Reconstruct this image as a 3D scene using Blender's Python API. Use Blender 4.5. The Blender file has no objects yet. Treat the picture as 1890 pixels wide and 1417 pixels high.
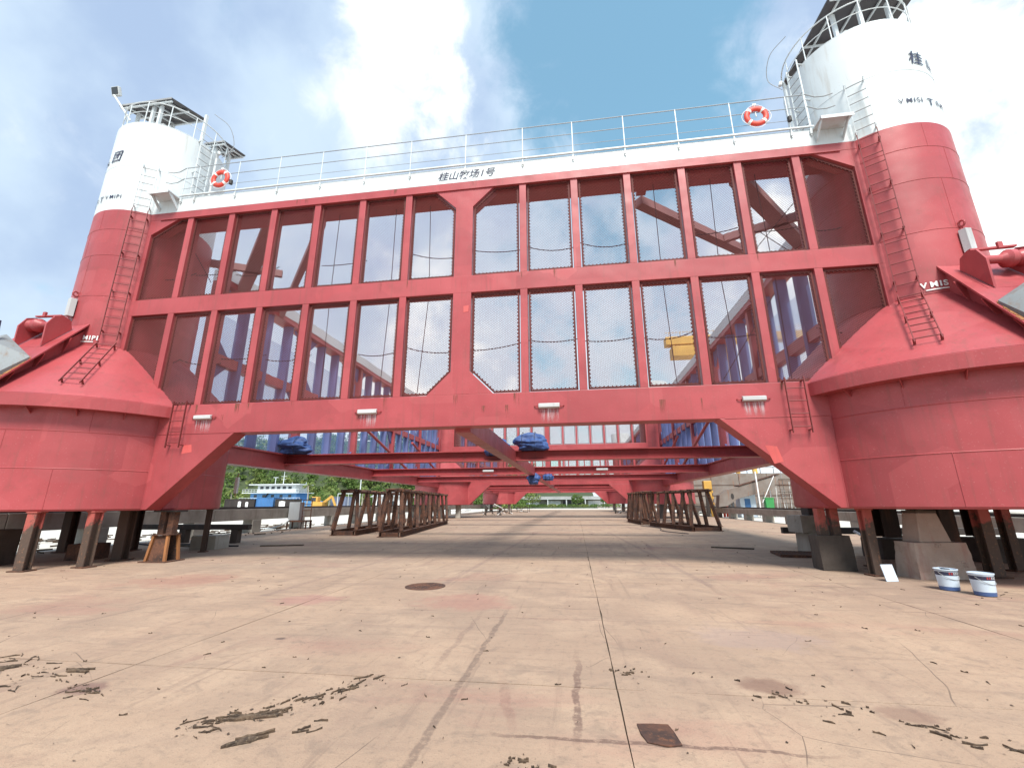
import bpy, bmesh, math, random
from math import sin, cos, pi, radians, sqrt, atan2, hypot
from mathutils import Vector, Matrix
random.seed(7)
S = bpy.context.scene
COL = S.collection

# ------------------------------------------------------------------ camera
cam_d = bpy.data.cameras.new('camera'); cam = bpy.data.objects.new('camera', cam_d); COL.objects.link(cam)
YAW, PITCH, ROLL = .1394, .2647, -.0044
fwd = Vector((-sin(YAW)*cos(PITCH), cos(YAW)*cos(PITCH), sin(PITCH)))
rgt = Vector((cos(YAW), sin(YAW), 0)); upv = rgt.cross(fwd)
r2 = rgt*cos(ROLL)+upv*sin(ROLL); u2 = upv*cos(ROLL)-rgt*sin(ROLL)
cam.matrix_world = Matrix(((r2.x, u2.x, -fwd.x, 3.111), (r2.y, u2.y, -fwd.y, -11.585), (r2.z, u2.z, -fwd.z, 1.6), (0, 0, 0, 1)))
cam_d.sensor_width = 36; cam_d.lens = 36*812.5/1890; cam_d.clip_end = 3000; cam_d.clip_start = .05
S.camera = cam
def pix(px, py):
    return fwd*0 + (r2*((px-945)/812.5) + u2*((708.5-py)/812.5) + fwd).normalized()

# ------------------------------------------------------------------ world, sun, exposure
SUN_EL, SUN_AZ = radians(54), radians(165)      # azimuth measured from +y towards +x
W = bpy.data.worlds.new('World'); S.world = W; W.use_nodes = True
nt = W.node_tree; nt.nodes.clear()
def N(t, typ, **kw):
    n = t.nodes.new(typ)
    for k, v in kw.items():
        if k in ('operation', 'blend_type', 'data_type', 'noise_dimensions', 'sky_type', 'interpolation_type', 'feature', 'distance', 'vector_type', 'wave_type', 'bands_direction', 'noise_type', 'clamp'): setattr(n, k, v)
        else: n.inputs[k].default_value = v
    return n
def ln(t, a, b): t.links.new(a, b)
out = nt.nodes.new('ShaderNodeOutputWorld'); bg = nt.nodes.new('ShaderNodeBackground')
bg.inputs['Strength'].default_value = .088
sky = N(nt, 'ShaderNodeTexSky', sky_type='NISHITA'); sky.sun_disc = False
sky.sun_elevation = SUN_EL; sky.sun_rotation = SUN_AZ; sky.air_density = 1.3; sky.dust_density = .6; sky.ozone_density = 1.6
tc = nt.nodes.new('ShaderNodeTexCoord')
def vmath(t, op, a, b=None):
    n = t.nodes.new('ShaderNodeVectorMath'); n.operation = op
    if hasattr(a, 'links'): ln(t, a, n.inputs[0])
    else: n.inputs[0].default_value = a
    if b is not None:
        if hasattr(b, 'links'): ln(t, b, n.inputs[1])
        else: n.inputs[1].default_value = b
    return n
def mth(t, op, a, b=None, c=None, clamp=False):
    n = t.nodes.new('ShaderNodeMath'); n.operation = op; n.use_clamp = clamp
    for i, v in enumerate((a, b, c)):
        if v is None: continue
        if hasattr(v, 'links'): ln(t, v, n.inputs[i])
        else: n.inputs[i].default_value = v
    return n.outputs[0]
def smooth(t, v, a, b):
    n = t.nodes.new('ShaderNodeMapRange'); n.interpolation_type = 'SMOOTHSTEP'; n.clamp = True
    ln(t, v, n.inputs['Value']); n.inputs['From Min'].default_value = a; n.inputs['From Max'].default_value = b
    return n.outputs[0]
def mixc(t, f, a, b, mode='MIX'):
    n = t.nodes.new('ShaderNodeMix'); n.data_type = 'RGBA'; n.blend_type = mode
    if hasattr(f, 'links'): ln(t, f, n.inputs[0])
    else: n.inputs[0].default_value = f
    for i, v in ((6, a), (7, b)):
        if hasattr(v, 'links'): ln(t, v, n.inputs[i])
        else: n.inputs[i].default_value = (*v, 1) if len(v) == 3 else v
    return n.outputs[2]
D = tc.outputs['Generated']
sep = nt.nodes.new('ShaderNodeSeparateXYZ'); ln(nt, D, sep.inputs[0])
zz = mth(nt, 'ADD', mth(nt, 'MAXIMUM', sep.outputs[2], 0.0), .25)
pl = nt.nodes.new('ShaderNodeCombineXYZ')
ln(nt, mth(nt, 'DIVIDE', sep.outputs[0], zz), pl.inputs[0]); ln(nt, mth(nt, 'DIVIDE', sep.outputs[1], zz), pl.inputs[1])
n1 = N(nt, 'ShaderNodeTexNoise', Scale=2.3, Detail=10, Roughness=.55, Distortion=.25); ln(nt, D, n1.inputs['Vector'])
n2 = N(nt, 'ShaderNodeTexNoise', Scale=3.1, Detail=6, Roughness=.52); ln(nt, D, n2.inputs['Vector'])
def blob(px, py, lo):
    v = pix(px, py); d = vmath(nt, 'DOT_PRODUCT', D, tuple(v)).outputs['Value']
    return smooth(nt, d, lo, 1.0)
n3 = N(nt, 'ShaderNodeTexNoise', Scale=9.0, Detail=8, Roughness=.62, Distortion=.4); ln(nt, D, n3.inputs['Vector'])
cov = mth(nt, 'ADD', mth(nt, 'MULTIPLY', mth(nt, 'SUBTRACT', n1.outputs[0], .5), 1.9), .50)
cov = mth(nt, 'ADD', cov, mth(nt, 'MULTIPLY', mth(nt, 'SUBTRACT', n3.outputs[0], .5), .75))
# where the photograph shows banks of bright cloud and where the blue gap
for px, py, lo, amt in ((745, 100, .965, .36), (1950, 230, .90, .55), (300, 640, .80, .12), (1500, 330, .96, .20), (620, 300, .95, .15)):
    cov = mth(nt, 'ADD', cov, mth(nt, 'MULTIPLY', blob(px, py, lo), amt))
for px, py, lo, amt in ((1080, 10, .95, .22), (1330, 100, .95, .26), (100, 150, .86, .10)):
    cov = mth(nt, 'SUBTRACT', cov, mth(nt, 'MULTIPLY', blob(px, py, lo), amt))
low = mth(nt, 'SUBTRACT', 1.0, smooth(nt, sep.outputs[2], .05, .75))
cov = mth(nt, 'ADD', cov, mth(nt, 'MULTIPLY', low, .32))
left = blob(120, 420, .72)
cmask = smooth(nt, mth(nt, 'ADD', cov, mth(nt, 'MULTIPLY', left, .34)), .34, .74)
thick = smooth(nt, n2.outputs[0], .36, .62)
skyb = mixc(nt, 1.0, sky.outputs[0], (.66, 1.36, 1.27), 'MULTIPLY')
haze = mixc(nt, .22, skyb, (4.6, 5.7, 6.8))
cloud = mixc(nt, thick, (2.8, 3.7, 5.2), (4.2, 5.2, 6.3))
cloud = mixc(nt, mth(nt, 'MULTIPLY', mth(nt, 'MULTIPLY', low, .85), mth(nt, 'SUBTRACT', 1.0, mth(nt, 'MULTIPLY', left, .9))), cloud, (6.3, 7.0, 7.5))
core = mth(nt, 'MULTIPLY', smooth(nt, cov, .76, 1.12), mth(nt, 'SUBTRACT', 1.0, mth(nt, 'MULTIPLY', left, .75)))
cloud = mixc(nt, core, cloud, (9.0, 9.1, 8.8))
final = mixc(nt, cmask, haze, cloud)
ln(nt, final, bg.inputs['Color']); ln(nt, bg.outputs[0], out.inputs['Surface'])

sun_d = bpy.data.lights.new('sun', 'SUN'); sun_d.energy = 3.2; sun_d.angle = radians(20); sun_d.color = (1, .95, .87)
sun = bpy.data.objects.new('sun', sun_d); COL.objects.link(sun); sun.location = (20, -40, 60)
sd = Vector((sin(SUN_AZ)*cos(SUN_EL), cos(SUN_AZ)*cos(SUN_EL), sin(SUN_EL)))
sun.rotation_euler = sd.to_track_quat('Z', 'Y').to_euler()
S.view_settings.view_transform = 'Standard'; S.view_settings.look = 'None'; S.view_settings.exposure = .92; S.view_settings.gamma = 1
S.view_settings.use_curve_mapping = False
S.render.engine = 'CYCLES'
S.cycles.max_bounces = 4; S.cycles.diffuse_bounces = 2; S.cycles.glossy_bounces = 2; S.cycles.transmission_bounces = 2; S.cycles.caustics_reflective = False; S.cycles.caustics_refractive = False; S.cycles.transparent_max_bounces = 12; S.cycles.use_denoising = True

# ------------------------------------------------------------------ materials
MATS = {}
def newmat(name):
    m = bpy.data.materials.new(name); m.use_nodes = True; t = m.node_tree
    b = t.nodes['Principled BSDF']; MATS[name] = m
    return m, t, b
def wpos(t, scale=(1, 1, 1)):
    g = t.nodes.new('ShaderNodeNewGeometry'); mp = t.nodes.new('ShaderNodeMapping'); mp.inputs['Scale'].default_value = scale
    ln(t, g.outputs['Position'], mp.inputs[0]); return mp.outputs[0]
def noise(t, vec, scale, detail=4, rough=.55, dist=0):
    n = N(t, 'ShaderNodeTexNoise', Scale=scale, Detail=detail, Roughness=rough, Distortion=dist); ln(t, vec, n.inputs['Vector']); return n.outputs[0]
def bump(t, b, h, strength, dist=.02):
    n = t.nodes.new('ShaderNodeBump'); n.inputs['Strength'].default_value = strength; n.inputs['Distance'].default_value = dist
    ln(t, h, n.inputs['Height']); ln(t, n.outputs[0], b.inputs['Normal'])
def paint(name, c, rough=.45, var=.18, dirt=(.12, .06, .05), dirt_amt=.35, wav=.25, spec=.5):
    m, t, b = newmat(name); p = wpos(t)
    big = noise(t, p, .35, 2); streak = noise(t, wpos(t, (5, 5, .5)), 1.2, 3, .6); fine = noise(t, p, 22, 2, .6)
    hi = tuple(min(1, x*(1+var)) for x in c); lo = tuple(x*(1-var) for x in c)
    col = mixc(t, smooth(t, big, .3, .7), lo, hi)
    col = mixc(t, mth(t, 'MULTIPLY', smooth(t, streak, .52, .78), dirt_amt), col, dirt)
    col = mixc(t, mth(t, 'MULTIPLY', smooth(t, fine, .60, .74), dirt_amt*.5), col, dirt)
    ln(t, col, b.inputs['Base Color'])
    ln(t, mth(t, 'ADD', mth(t, 'MULTIPLY', fine, .25), rough-.1), b.inputs['Roughness'])
    b.inputs['Specular IOR Level'].default_value = spec
    bump(t, b, noise(t, p, 1.6, 1), wav, .05)
    return m
def redpaint():
    m, t, b = newmat('red_paint'); p = wpos(t)
    big = noise(t, p, .45, 3, .6); mid = noise(t, p, 2.2, 4, .6); streak = noise(t, wpos(t, (6, 6, .35)), 1.3, 4, .62); fine = noise(t, p, 26, 3, .62)
    col = mixc(t, smooth(t, big, .30, .70), (.315, .050, .056), (.395, .068, .076))
    col = mixc(t, mth(t, 'MULTIPLY', smooth(t, mid, .50, .74), .40), col, (.26, .045, .05))
    col = mixc(t, mth(t, 'MULTIPLY', smooth(t, streak, .52, .72), .42), col, (.20, .062, .055))
    col = mixc(t, mth(t, 'MULTIPLY', smooth(t, fine, .60, .72), .30), col, (.52, .22, .22))
    col = mixc(t, mth(t, 'MULTIPLY', mth(t, 'MULTIPLY', smooth(t, fine, .54, .66), smooth(t, mid, .55, .66)), .6), col, (.17, .06, .04))
    vp = N(t, 'ShaderNodeTexVoronoi', distance='CHEBYCHEV', Scale=.62); ln(t, wpos(t, (1, 1, 1.25)), vp.inputs['Vector'])
    vs = t.nodes.new('ShaderNodeSeparateColor'); ln(t, vp.outputs['Color'], vs.inputs[0])
    col = mixc(t, mth(t, 'MULTIPLY', smooth(t, vs.outputs[0], .72, .76), .16), col, (.50, .12, .125))
    col = mixc(t, mth(t, 'MULTIPLY', smooth(t, vs.outputs[1], .70, .76), .22), col, (.23, .04, .048))
    ln(t, col, b.inputs['Base Color']); ln(t, mth(t, 'ADD', mth(t, 'MULTIPLY', mid, .35), .26), b.inputs['Roughness'])
    b.inputs['Specular IOR Level'].default_value = .45
    bump(t, b, noise(t, p, 1.3, 1), .38, .06); return m
RED = redpaint()
VEILED = paint('mesh_veiled_red', (.27, .125, .125), .6, .15)  # red brace steel, with the pale veil of the mesh painted into its colour
DRED = paint('dark_red_mesh', (.105, .024, .022), .65, .2, spec=.25)
WHITE = paint('white_paint', (.60, .645, .665), .42, .07, (.38, .33, .27), .42, .25)
BLUEF = paint('blue_net_wrap', (.12, .14, .30), .7, .25, (.03, .04, .12), .3)
NAVY = paint('navy_letter', (.02, .025, .06), .5, .1)
WLET = paint('white_letter', (.8, .8, .8), .5, .03)
ZINC = paint('zinc_anode', (.50, .51, .52), .55, .15, (.20, .19, .18), .5)
HOOD = paint('hood_grey', (.17, .185, .195), .6, .2, (.16, .09, .05), .7)
BROWN = paint('dark_brown_steel', (.060, .036, .027), .7, .3, (.13, .055, .03), .8)
RAILG = paint('rail_grey', (.30, .33, .36), .5, .1)
GREYM = paint('grey_steel', (.30, .31, .32), .5, .15, (.14, .09, .06), .5)
PANEL = paint('solar_panel_back', (.055, .05, .055), .45, .2)
ORUST = paint('orange_rust', (.30, .125, .045), .8, .35, (.16, .06, .03), .7)
CABLE = paint('dark_rope', (.022, .024, .035), .8, .2)
BUOY = paint('lifebuoy_orange', (.66, .06, .035), .5, .08)
YEL = paint('yellow_paint', (.52, .30, .06), .5, .15)
SHIPB = paint('ship_blue', (.09, .26, .52), .5, .12)
CONTB = paint('container_blue', (.05, .17, .40), .5, .15)
CONTG = paint('container_grey_blue', (.16, .20, .30), .5, .15)
DARKM = paint('dark_steel', (.030, .024, .022), .6, .25)
GREEN = paint('green_bin', (.03, .24, .06), .5, .15)
BUCKB = paint('bucket_blue', (.06, .11, .26), .35, .08, dirt_amt=.1)
BUCKW = paint('bucket_pale_blue', (.55, .64, .74), .35, .05, dirt_amt=.2)
ROOFG = paint('roof_grey', (.34, .35, .35), .7, .1)
def rust():
    m, t, b = newmat('rusty_steel'); p = wpos(t)
    a = noise(t, p, 3, 6, .65); c = noise(t, p, 18, 5, .65)
    col = mixc(t, smooth(t, a, .35, .68), (.040, .022, .018), (.13, .055, .032))
    col = mixc(t, mth(t, 'MULTIPLY', smooth(t, c, .5, .72), .6), col, (.25, .10, .045))
    ln(t, col, b.inputs['Base Color']); b.inputs['Roughness'].default_value = .85; bump(t, b, c, .4, .01); return m
RUST = rust()
def concrete(name, c1, c2, stain=(.18, .13, .10), sc=1.0):
    m, t, b = newmat(name); p = wpos(t)
    a = noise(t, p, 1.1*sc, 6, .6); f = noise(t, p, 30, 5, .65); v = noise(t, wpos(t, (3, 3, .35)), 1.4, 5, .6)
    col = mixc(t, smooth(t, a, .3, .7), c1, c2)
    col = mixc(t, mth(t, 'MULTIPLY', smooth(t, v, .52, .75), .6), col, stain)
    col = mixc(t, mth(t, 'MULTIPLY', smooth(t, f, .55, .75), .35), col, stain)
    ln(t, col, b.inputs['Base Color']); b.inputs['Roughness'].default_value = .9; bump(t, b, f, .5, .012); return m
CONC = concrete('concrete', (.36, .33, .29), (.25, .23, .20))
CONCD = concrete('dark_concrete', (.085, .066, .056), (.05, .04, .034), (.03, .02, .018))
CONCP = concrete('pinkish_concrete', (.44, .345, .29), (.33, .25, .21), (.30, .13, .11))
HULL = concrete('hull_plate', (.22, .19, .17), (.16, .125, .105), (.24, .10, .05), .5)
def peel():
    m, t, b = newmat('peeling_red_steel'); p = wpos(t)
    a = noise(t, p, 3.2, 6, .65); c = noise(t, p, 14, 5, .65)
    g = t.nodes.new('ShaderNodeNewGeometry'); s = t.nodes.new('ShaderNodeSeparateXYZ'); ln(t, g.outputs['Position'], s.inputs[0])
    k = mth(t, 'ADD', mth(t, 'MULTIPLY', s.outputs[2], .35), mth(t, 'MULTIPLY', a, .7))
    col = mixc(t, smooth(t, k, .70, .80), (.085, .055, .042), (.38, .085, .07))
    col = mixc(t, mth(t, 'MULTIPLY', smooth(t, c, .56, .72), .7), col, (.33, .15, .075))
    ln(t, col, b.inputs['Base Color']); b.inputs['Roughness'].default_value = .75; bump(t, b, c, .5, .01); return m
PEEL = peel()
def ground_mat(name='yard_concrete'):
    m, t, b = newmat(name); p = wpos(t)
    g = t.nodes.new('ShaderNodeNewGeometry'); s = t.nodes.new('ShaderNodeSeparateXYZ'); ln(t, g.outputs['Position'], s.inputs[0]); X, Y = s.outputs[0], s.outputs[1]
    big = noise(t, p, .16, 5, .6, .6); mid = noise(t, p, .8, 7, .62, .4); fine = noise(t, p, 14, 6, .68); grit = noise(t, p, 70, 4, .7)
    long_y = noise(t, wpos(t, (2.2, .22, 1)), 1.0, 6, .62, .3); long_x = noise(t, wpos(t, (.28, 2.6, 1)), 1.0, 6, .62, .3)
    col = mixc(t, smooth(t, big, .33, .67), (.37, .252, .175), (.305, .215, .157))
    col = mixc(t, mth(t, 'MULTIPLY', smooth(t, mid, .42, .70), .6), col, (.455, .322, .225))
    # dirt films dragged along and across the slip
    far = smooth(t, Y, -5.0, 6.0)
    col = mixc(t, mth(t, 'MULTIPLY', smooth(t, long_x, .50, .72), mth(t, 'ADD', mth(t, 'MULTIPLY', far, .50), .26)), col, (.19, .135, .11))
    col = mixc(t, mth(t, 'MULTIPLY', smooth(t, long_y, .54, .74), mth(t, 'ADD', mth(t, 'MULTIPLY', far, .45), .22)), col, (.21, .125, .105))
    thin = noise(t, wpos(t, (.55, 7.5, 1)), 1.0, 5, .66, .2); zone = smooth(t, Y, -7.5, -2.0)
    col = mixc(t, mth(t, 'MULTIPLY', smooth(t, thin, .56, .68), mth(t, 'ADD', mth(t, 'MULTIPLY', zone, .55), .16)), col, (.15, .10, .08))
    thin2 = noise(t, wpos(t, (5.5, .35, 1)), 1.0, 5, .66, .25)
    col = mixc(t, mth(t, 'MULTIPLY', smooth(t, thin2, .57, .70), .42), col, (.17, .115, .09))
    patch = noise(t, p, .42, 6, .68, 1.2); col = mixc(t, mth(t, 'MULTIPLY', smooth(t, patch, .53, .66), .38), col, (.25, .165, .125))
    # spilled red paint dust
    redm = noise(t, wpos(t, (.22, .55, 1)), 1.0, 5, .6, .5)
    col = mixc(t, mth(t, 'MULTIPLY', smooth(t, redm, .54, .70), .38), col, (.30, .135, .11))
    col = mixc(t, mth(t, 'MULTIPLY', smooth(t, fine, .50, .72), .50), col, (.19, .14, .105))
    col = mixc(t, mth(t, 'MULTIPLY', smooth(t, grit, .56, .70), .55), col, (.14, .105, .08))
    col = mixc(t, mth(t, 'MULTIPLY', smooth(t, noise(t, p, 2.7, 6, .7, .8), .52, .66), .48), col, (.215, .155, .118))
    vo = N(t, 'ShaderNodeTexVoronoi', feature='DISTANCE_TO_EDGE', Scale=.42); 
    wv = vmath(t, 'ADD', p, vmath(t, 'MULTIPLY', N(t, 'ShaderNodeTexNoise', Scale=2.2, Detail=3).outputs['Color'], (.5, .5, 0)).outputs[0]).outputs[0]; ln(t, wv, vo.inputs['Vector'])
    ck = mth(t, 'MULTIPLY', mth(t, 'SUBTRACT', 1.0, smooth(t, vo.outputs['Distance'], .0004, .0026)), smooth(t, noise(t, p, .5, 2), .50, .58))
    col = mixc(t, mth(t, 'MULTIPLY', ck, .75), col, (.09, .065, .05))
    # tyre and weld marks with ragged edges
    wob = mth(t, 'MULTIPLY', mth(t, 'SUBTRACT', noise(t, p, 3.0, 4), .5), .14)
    def line_x(x0, w, y0, y1, colr, amt, sl=0.0):
        nonlocal col
        d = mth(t, 'ABSOLUTE', mth(t, 'SUBTRACT', mth(t, 'ADD', mth(t, 'ADD', X, wob), mth(t, 'MULTIPLY', Y, sl)), x0))
        k = mth(t, 'SUBTRACT', 1.0, smooth(t, d, w*.5, w))
        k = mth(t, 'MULTIPLY', k, mth(t, 'MULTIPLY', smooth(t, Y, y0, y0+.6), mth(t, 'SUBTRACT', 1.0, smooth(t, Y, y1-1.5, y1))))
        k = mth(t, 'MULTIPLY', k, smooth(t, fine, .30, .52))
        col = mixc(t, mth(t, 'MULTIPLY', k, amt), col, colr)
    def line_y(y0, w, x0, x1, colr, amt):
        nonlocal col
        d = mth(t, 'ABSOLUTE', mth(t, 'SUBTRACT', mth(t, 'ADD', Y, wob), y0))
        k = mth(t, 'SUBTRACT', 1.0, smooth(t, d, w*.5, w))
        k = mth(t, 'MULTIPLY', k, mth(t, 'MULTIPLY', smooth(t, X, x0, x0+.4), mth(t, 'SUBTRACT', 1.0, smooth(t, X, x1-.6, x1))))
        k = mth(t, 'MULTIPLY', k, smooth(t, fine, .30, .52))
        col = mixc(t, mth(t, 'MULTIPLY', k, amt), col, colr)
    line_x(1.98, .045, -9.5, -3.4, (.12, .08, .065), .55)
    line_x(1.62, .05, -6.9, -3.8, (.17, .11, .09), .4)
    line_x(3.05, .04, -8.2, -5.6, (.13, .075, .06), .75)
    line_x(.62, .06, -8.0, -6.4, (.20, .10, .08), .5, .25)
    line_x(1.0, .08, -7.3, -5.8, (.20, .11, .09), .5, -.3)
    line_y(-7.92, .03, 2.3, 4.9, (.12, .07, .055), .75)
    line_y(-4.6, .03, 1.5, 4.2, (.22, .13, .10), .5)
    line_x(5.6, .10, -2, 16, (.2, .13, .11), .45, .05); line_x(.4, .10, -3, 16, (.2, .13, .11), .45, -.03); line_x(-2.6, .10, -4, 12, (.2, .13, .11), .4)
    # rust blots
    bn = noise(t, p, 2.4, 6, .65)
    def blot(x0, y0, r, colr, amt):
        nonlocal col
        dx = mth(t, 'SUBTRACT', X, x0); dy = mth(t, 'SUBTRACT', Y, y0)
        d = mth(t, 'SQRT', mth(t, 'ADD', mth(t, 'MULTIPLY', dx, dx), mth(t, 'MULTIPLY', mth(t, 'MULTIPLY', dy, dy), 1.6)))
        d = mth(t, 'ADD', d, mth(t, 'MULTIPLY', mth(t, 'SUBTRACT', bn, .5), r*1.9))
        col = mixc(t, mth(t, 'MULTIPLY', mth(t, 'SUBTRACT', 1.0, smooth(t, d, r*.45, r)), amt), col, colr)
    blot(4.75, -6.75, .30, (.15, .075, .055), .6); blot(5.6, -7.2, .25, (.18, .10, .075), .5); blot(-.58, -5.97, .10, (.10, .07, .06), .85)
    blot(-1.6, -3.8, .7, (.30, .12, .12), .4); blot(-5.5, -2.2, 1.3, (.30, .13, .10), .45); blot(1.2, -3.6, 1.0, (.33, .15, .12), .4)
    blot(5.2, -5.2, .9, (.30, .22, .20), .4); blot(-1.35, -7.6, .22, (.15, .08, .07), .7)
    ln(t, col, b.inputs['Base Color']); b.inputs['Roughness'].default_value = .88
    h = mth(t, 'ADD', mth(t, 'MULTIPLY', fine, .6), mth(t, 'MULTIPLY', grit, .3)); bump(t, b, h, .8, .015)
    return m
GROUND = ground_mat()
def simple_ground(name, c1, c2, c3):
    m, t, b = newmat(name); p = wpos(t)
    a = noise(t, p, .25, 6, .6); f = noise(t, p, 5, 6, .65)
    col = mixc(t, smooth(t, a, .35, .65), c1, c2); col = mixc(t, mth(t, 'MULTIPLY', smooth(t, f, .54, .72), .5), col, c3)
    ln(t, col, b.inputs['Base Color']); b.inputs['Roughness'].default_value = .9; bump(t, b, f, .5, .03); return m
SAND = simple_ground('pale_sand', (.62, .59, .54), (.50, .47, .42), (.25, .22, .19))
JOINT = simple_ground('joint_dirt', (.16, .125, .09), (.10, .08, .06), (.20, .16, .11))
HILLM = simple_ground('hill_soil', (.05, .07, .025), (.035, .05, .02), (.09, .07, .04))
def leafmat(name, a, b_):
    m, t, b = newmat(name); p = wpos(t)
    n = noise(t, p, .35, 3); f = noise(t, p, 3.1, 3)
    col = mixc(t, smooth(t, n, .3, .7), a, b_); col = mixc(t, mth(t, 'MULTIPLY', f, .5), col, tuple(x*1.6 for x in b_))
    ln(t, col, b.inputs['Base Color']); b.inputs['Roughness'].default_value = .7; b.inputs['Specular IOR Level'].default_value = .2
    return m
LEAF = leafmat('leaf', (.035, .075, .018), (.085, .13, .03)); LEAF2 = leafmat('leaf_pale', (.08, .12, .03), (.14, .17, .05))
BARK = concrete('bark', (.10, .075, .055), (.06, .045, .035))
def litter():
    m, t, b = newmat('dry_litter'); p = wpos(t); n = noise(t, p, 9, 4); f = noise(t, p, 60, 3)
    col = mixc(t, smooth(t, n, .35, .65), (.040, .027, .020), (.105, .068, .044)); col = mixc(t, mth(t, 'MULTIPLY', smooth(t, f, .5, .7), .5), col, (.20, .15, .10))
    ln(t, col, b.inputs['Base Color']); b.inputs['Roughness'].default_value = .95; return m
LIT = litter()
def glass():
    m, t, b = newmat('dark_glass'); b.inputs['Base Color'].default_value = (.03, .04, .05, 1); b.inputs['Roughness'].default_value = .12; return m
GLASS = glass()
def net():
    m, t, b = newmat('blue_netting'); o = t.nodes['Material Output']
    d = N(t, 'ShaderNodeBsdfDiffuse', Color=(.22, .36, .68, 1)); tl = N(t, 'ShaderNodeBsdfTranslucent', Color=(.30, .48, .80, 1))
    tr = t.nodes.new('ShaderNodeBsdfTransparent'); a = t.nodes.new('ShaderNodeMixShader'); a.inputs[0].default_value = .5
    ln(t, d.outputs[0], a.inputs[1]); ln(t, tl.outputs[0], a.inputs[2])
    c = t.nodes.new('ShaderNodeMixShader'); p = wpos(t, (1, 1, 1)); n = noise(t, p, 40, 2, .5)
    ln(t, mth(t, 'ADD', mth(t, 'MULTIPLY', smooth(t, n, .4, .6), .25), .26), c.inputs[0])
    ln(t, tr.outputs[0], c.inputs[1]); ln(t, a.outputs[0], c.inputs[2]); ln(t, c.outputs[0], o.inputs['Surface']); return m
NET = net()
def tarp():
    m, t, b = newmat('blue_tarp'); p = wpos(t); n = noise(t, p, 5, 5, .6, .5)
    ln(t, mixc(t, smooth(t, n, .35, .65), (.025, .055, .18), (.05, .11, .30)), b.inputs['Base Color']); b.inputs['Roughness'].default_value = .6
    bump(t, b, n, .25, .06); return m
TARP = tarp()
def stainmat(name, c, amt):
    m, t, b = newmat(name); o = t.nodes['Material Output']
    tr = t.nodes.new('ShaderNodeBsdfTransparent'); mx = t.nodes.new('ShaderNodeMixShader')
    tcn = t.nodes.new('ShaderNodeTexCoord'); s = t.nodes.new('ShaderNodeSeparateXYZ'); ln(t, tcn.outputs['Generated'], s.inputs[0])
    n = noise(t, wpos(t, (22, 22, 1.2)), 1, 4, .6)
    f = mth(t, 'MULTIPLY', smooth(t, n, .42, .62), smooth(t, s.outputs[2], 0, .9))
    ln(t, mth(t, 'MULTIPLY', f, amt), mx.inputs[0]); ln(t, tr.outputs[0], mx.inputs[1]); ln(t, b.outputs[0], mx.inputs[2]); ln(t, mx.outputs[0], o.inputs['Surface'])
    b.inputs['Base Color'].default_value = (*c, 1); b.inputs['Roughness'].default_value = .8; return m
STAIN = stainmat('zinc_run_stain', (.62, .45, .48), .8)

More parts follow.
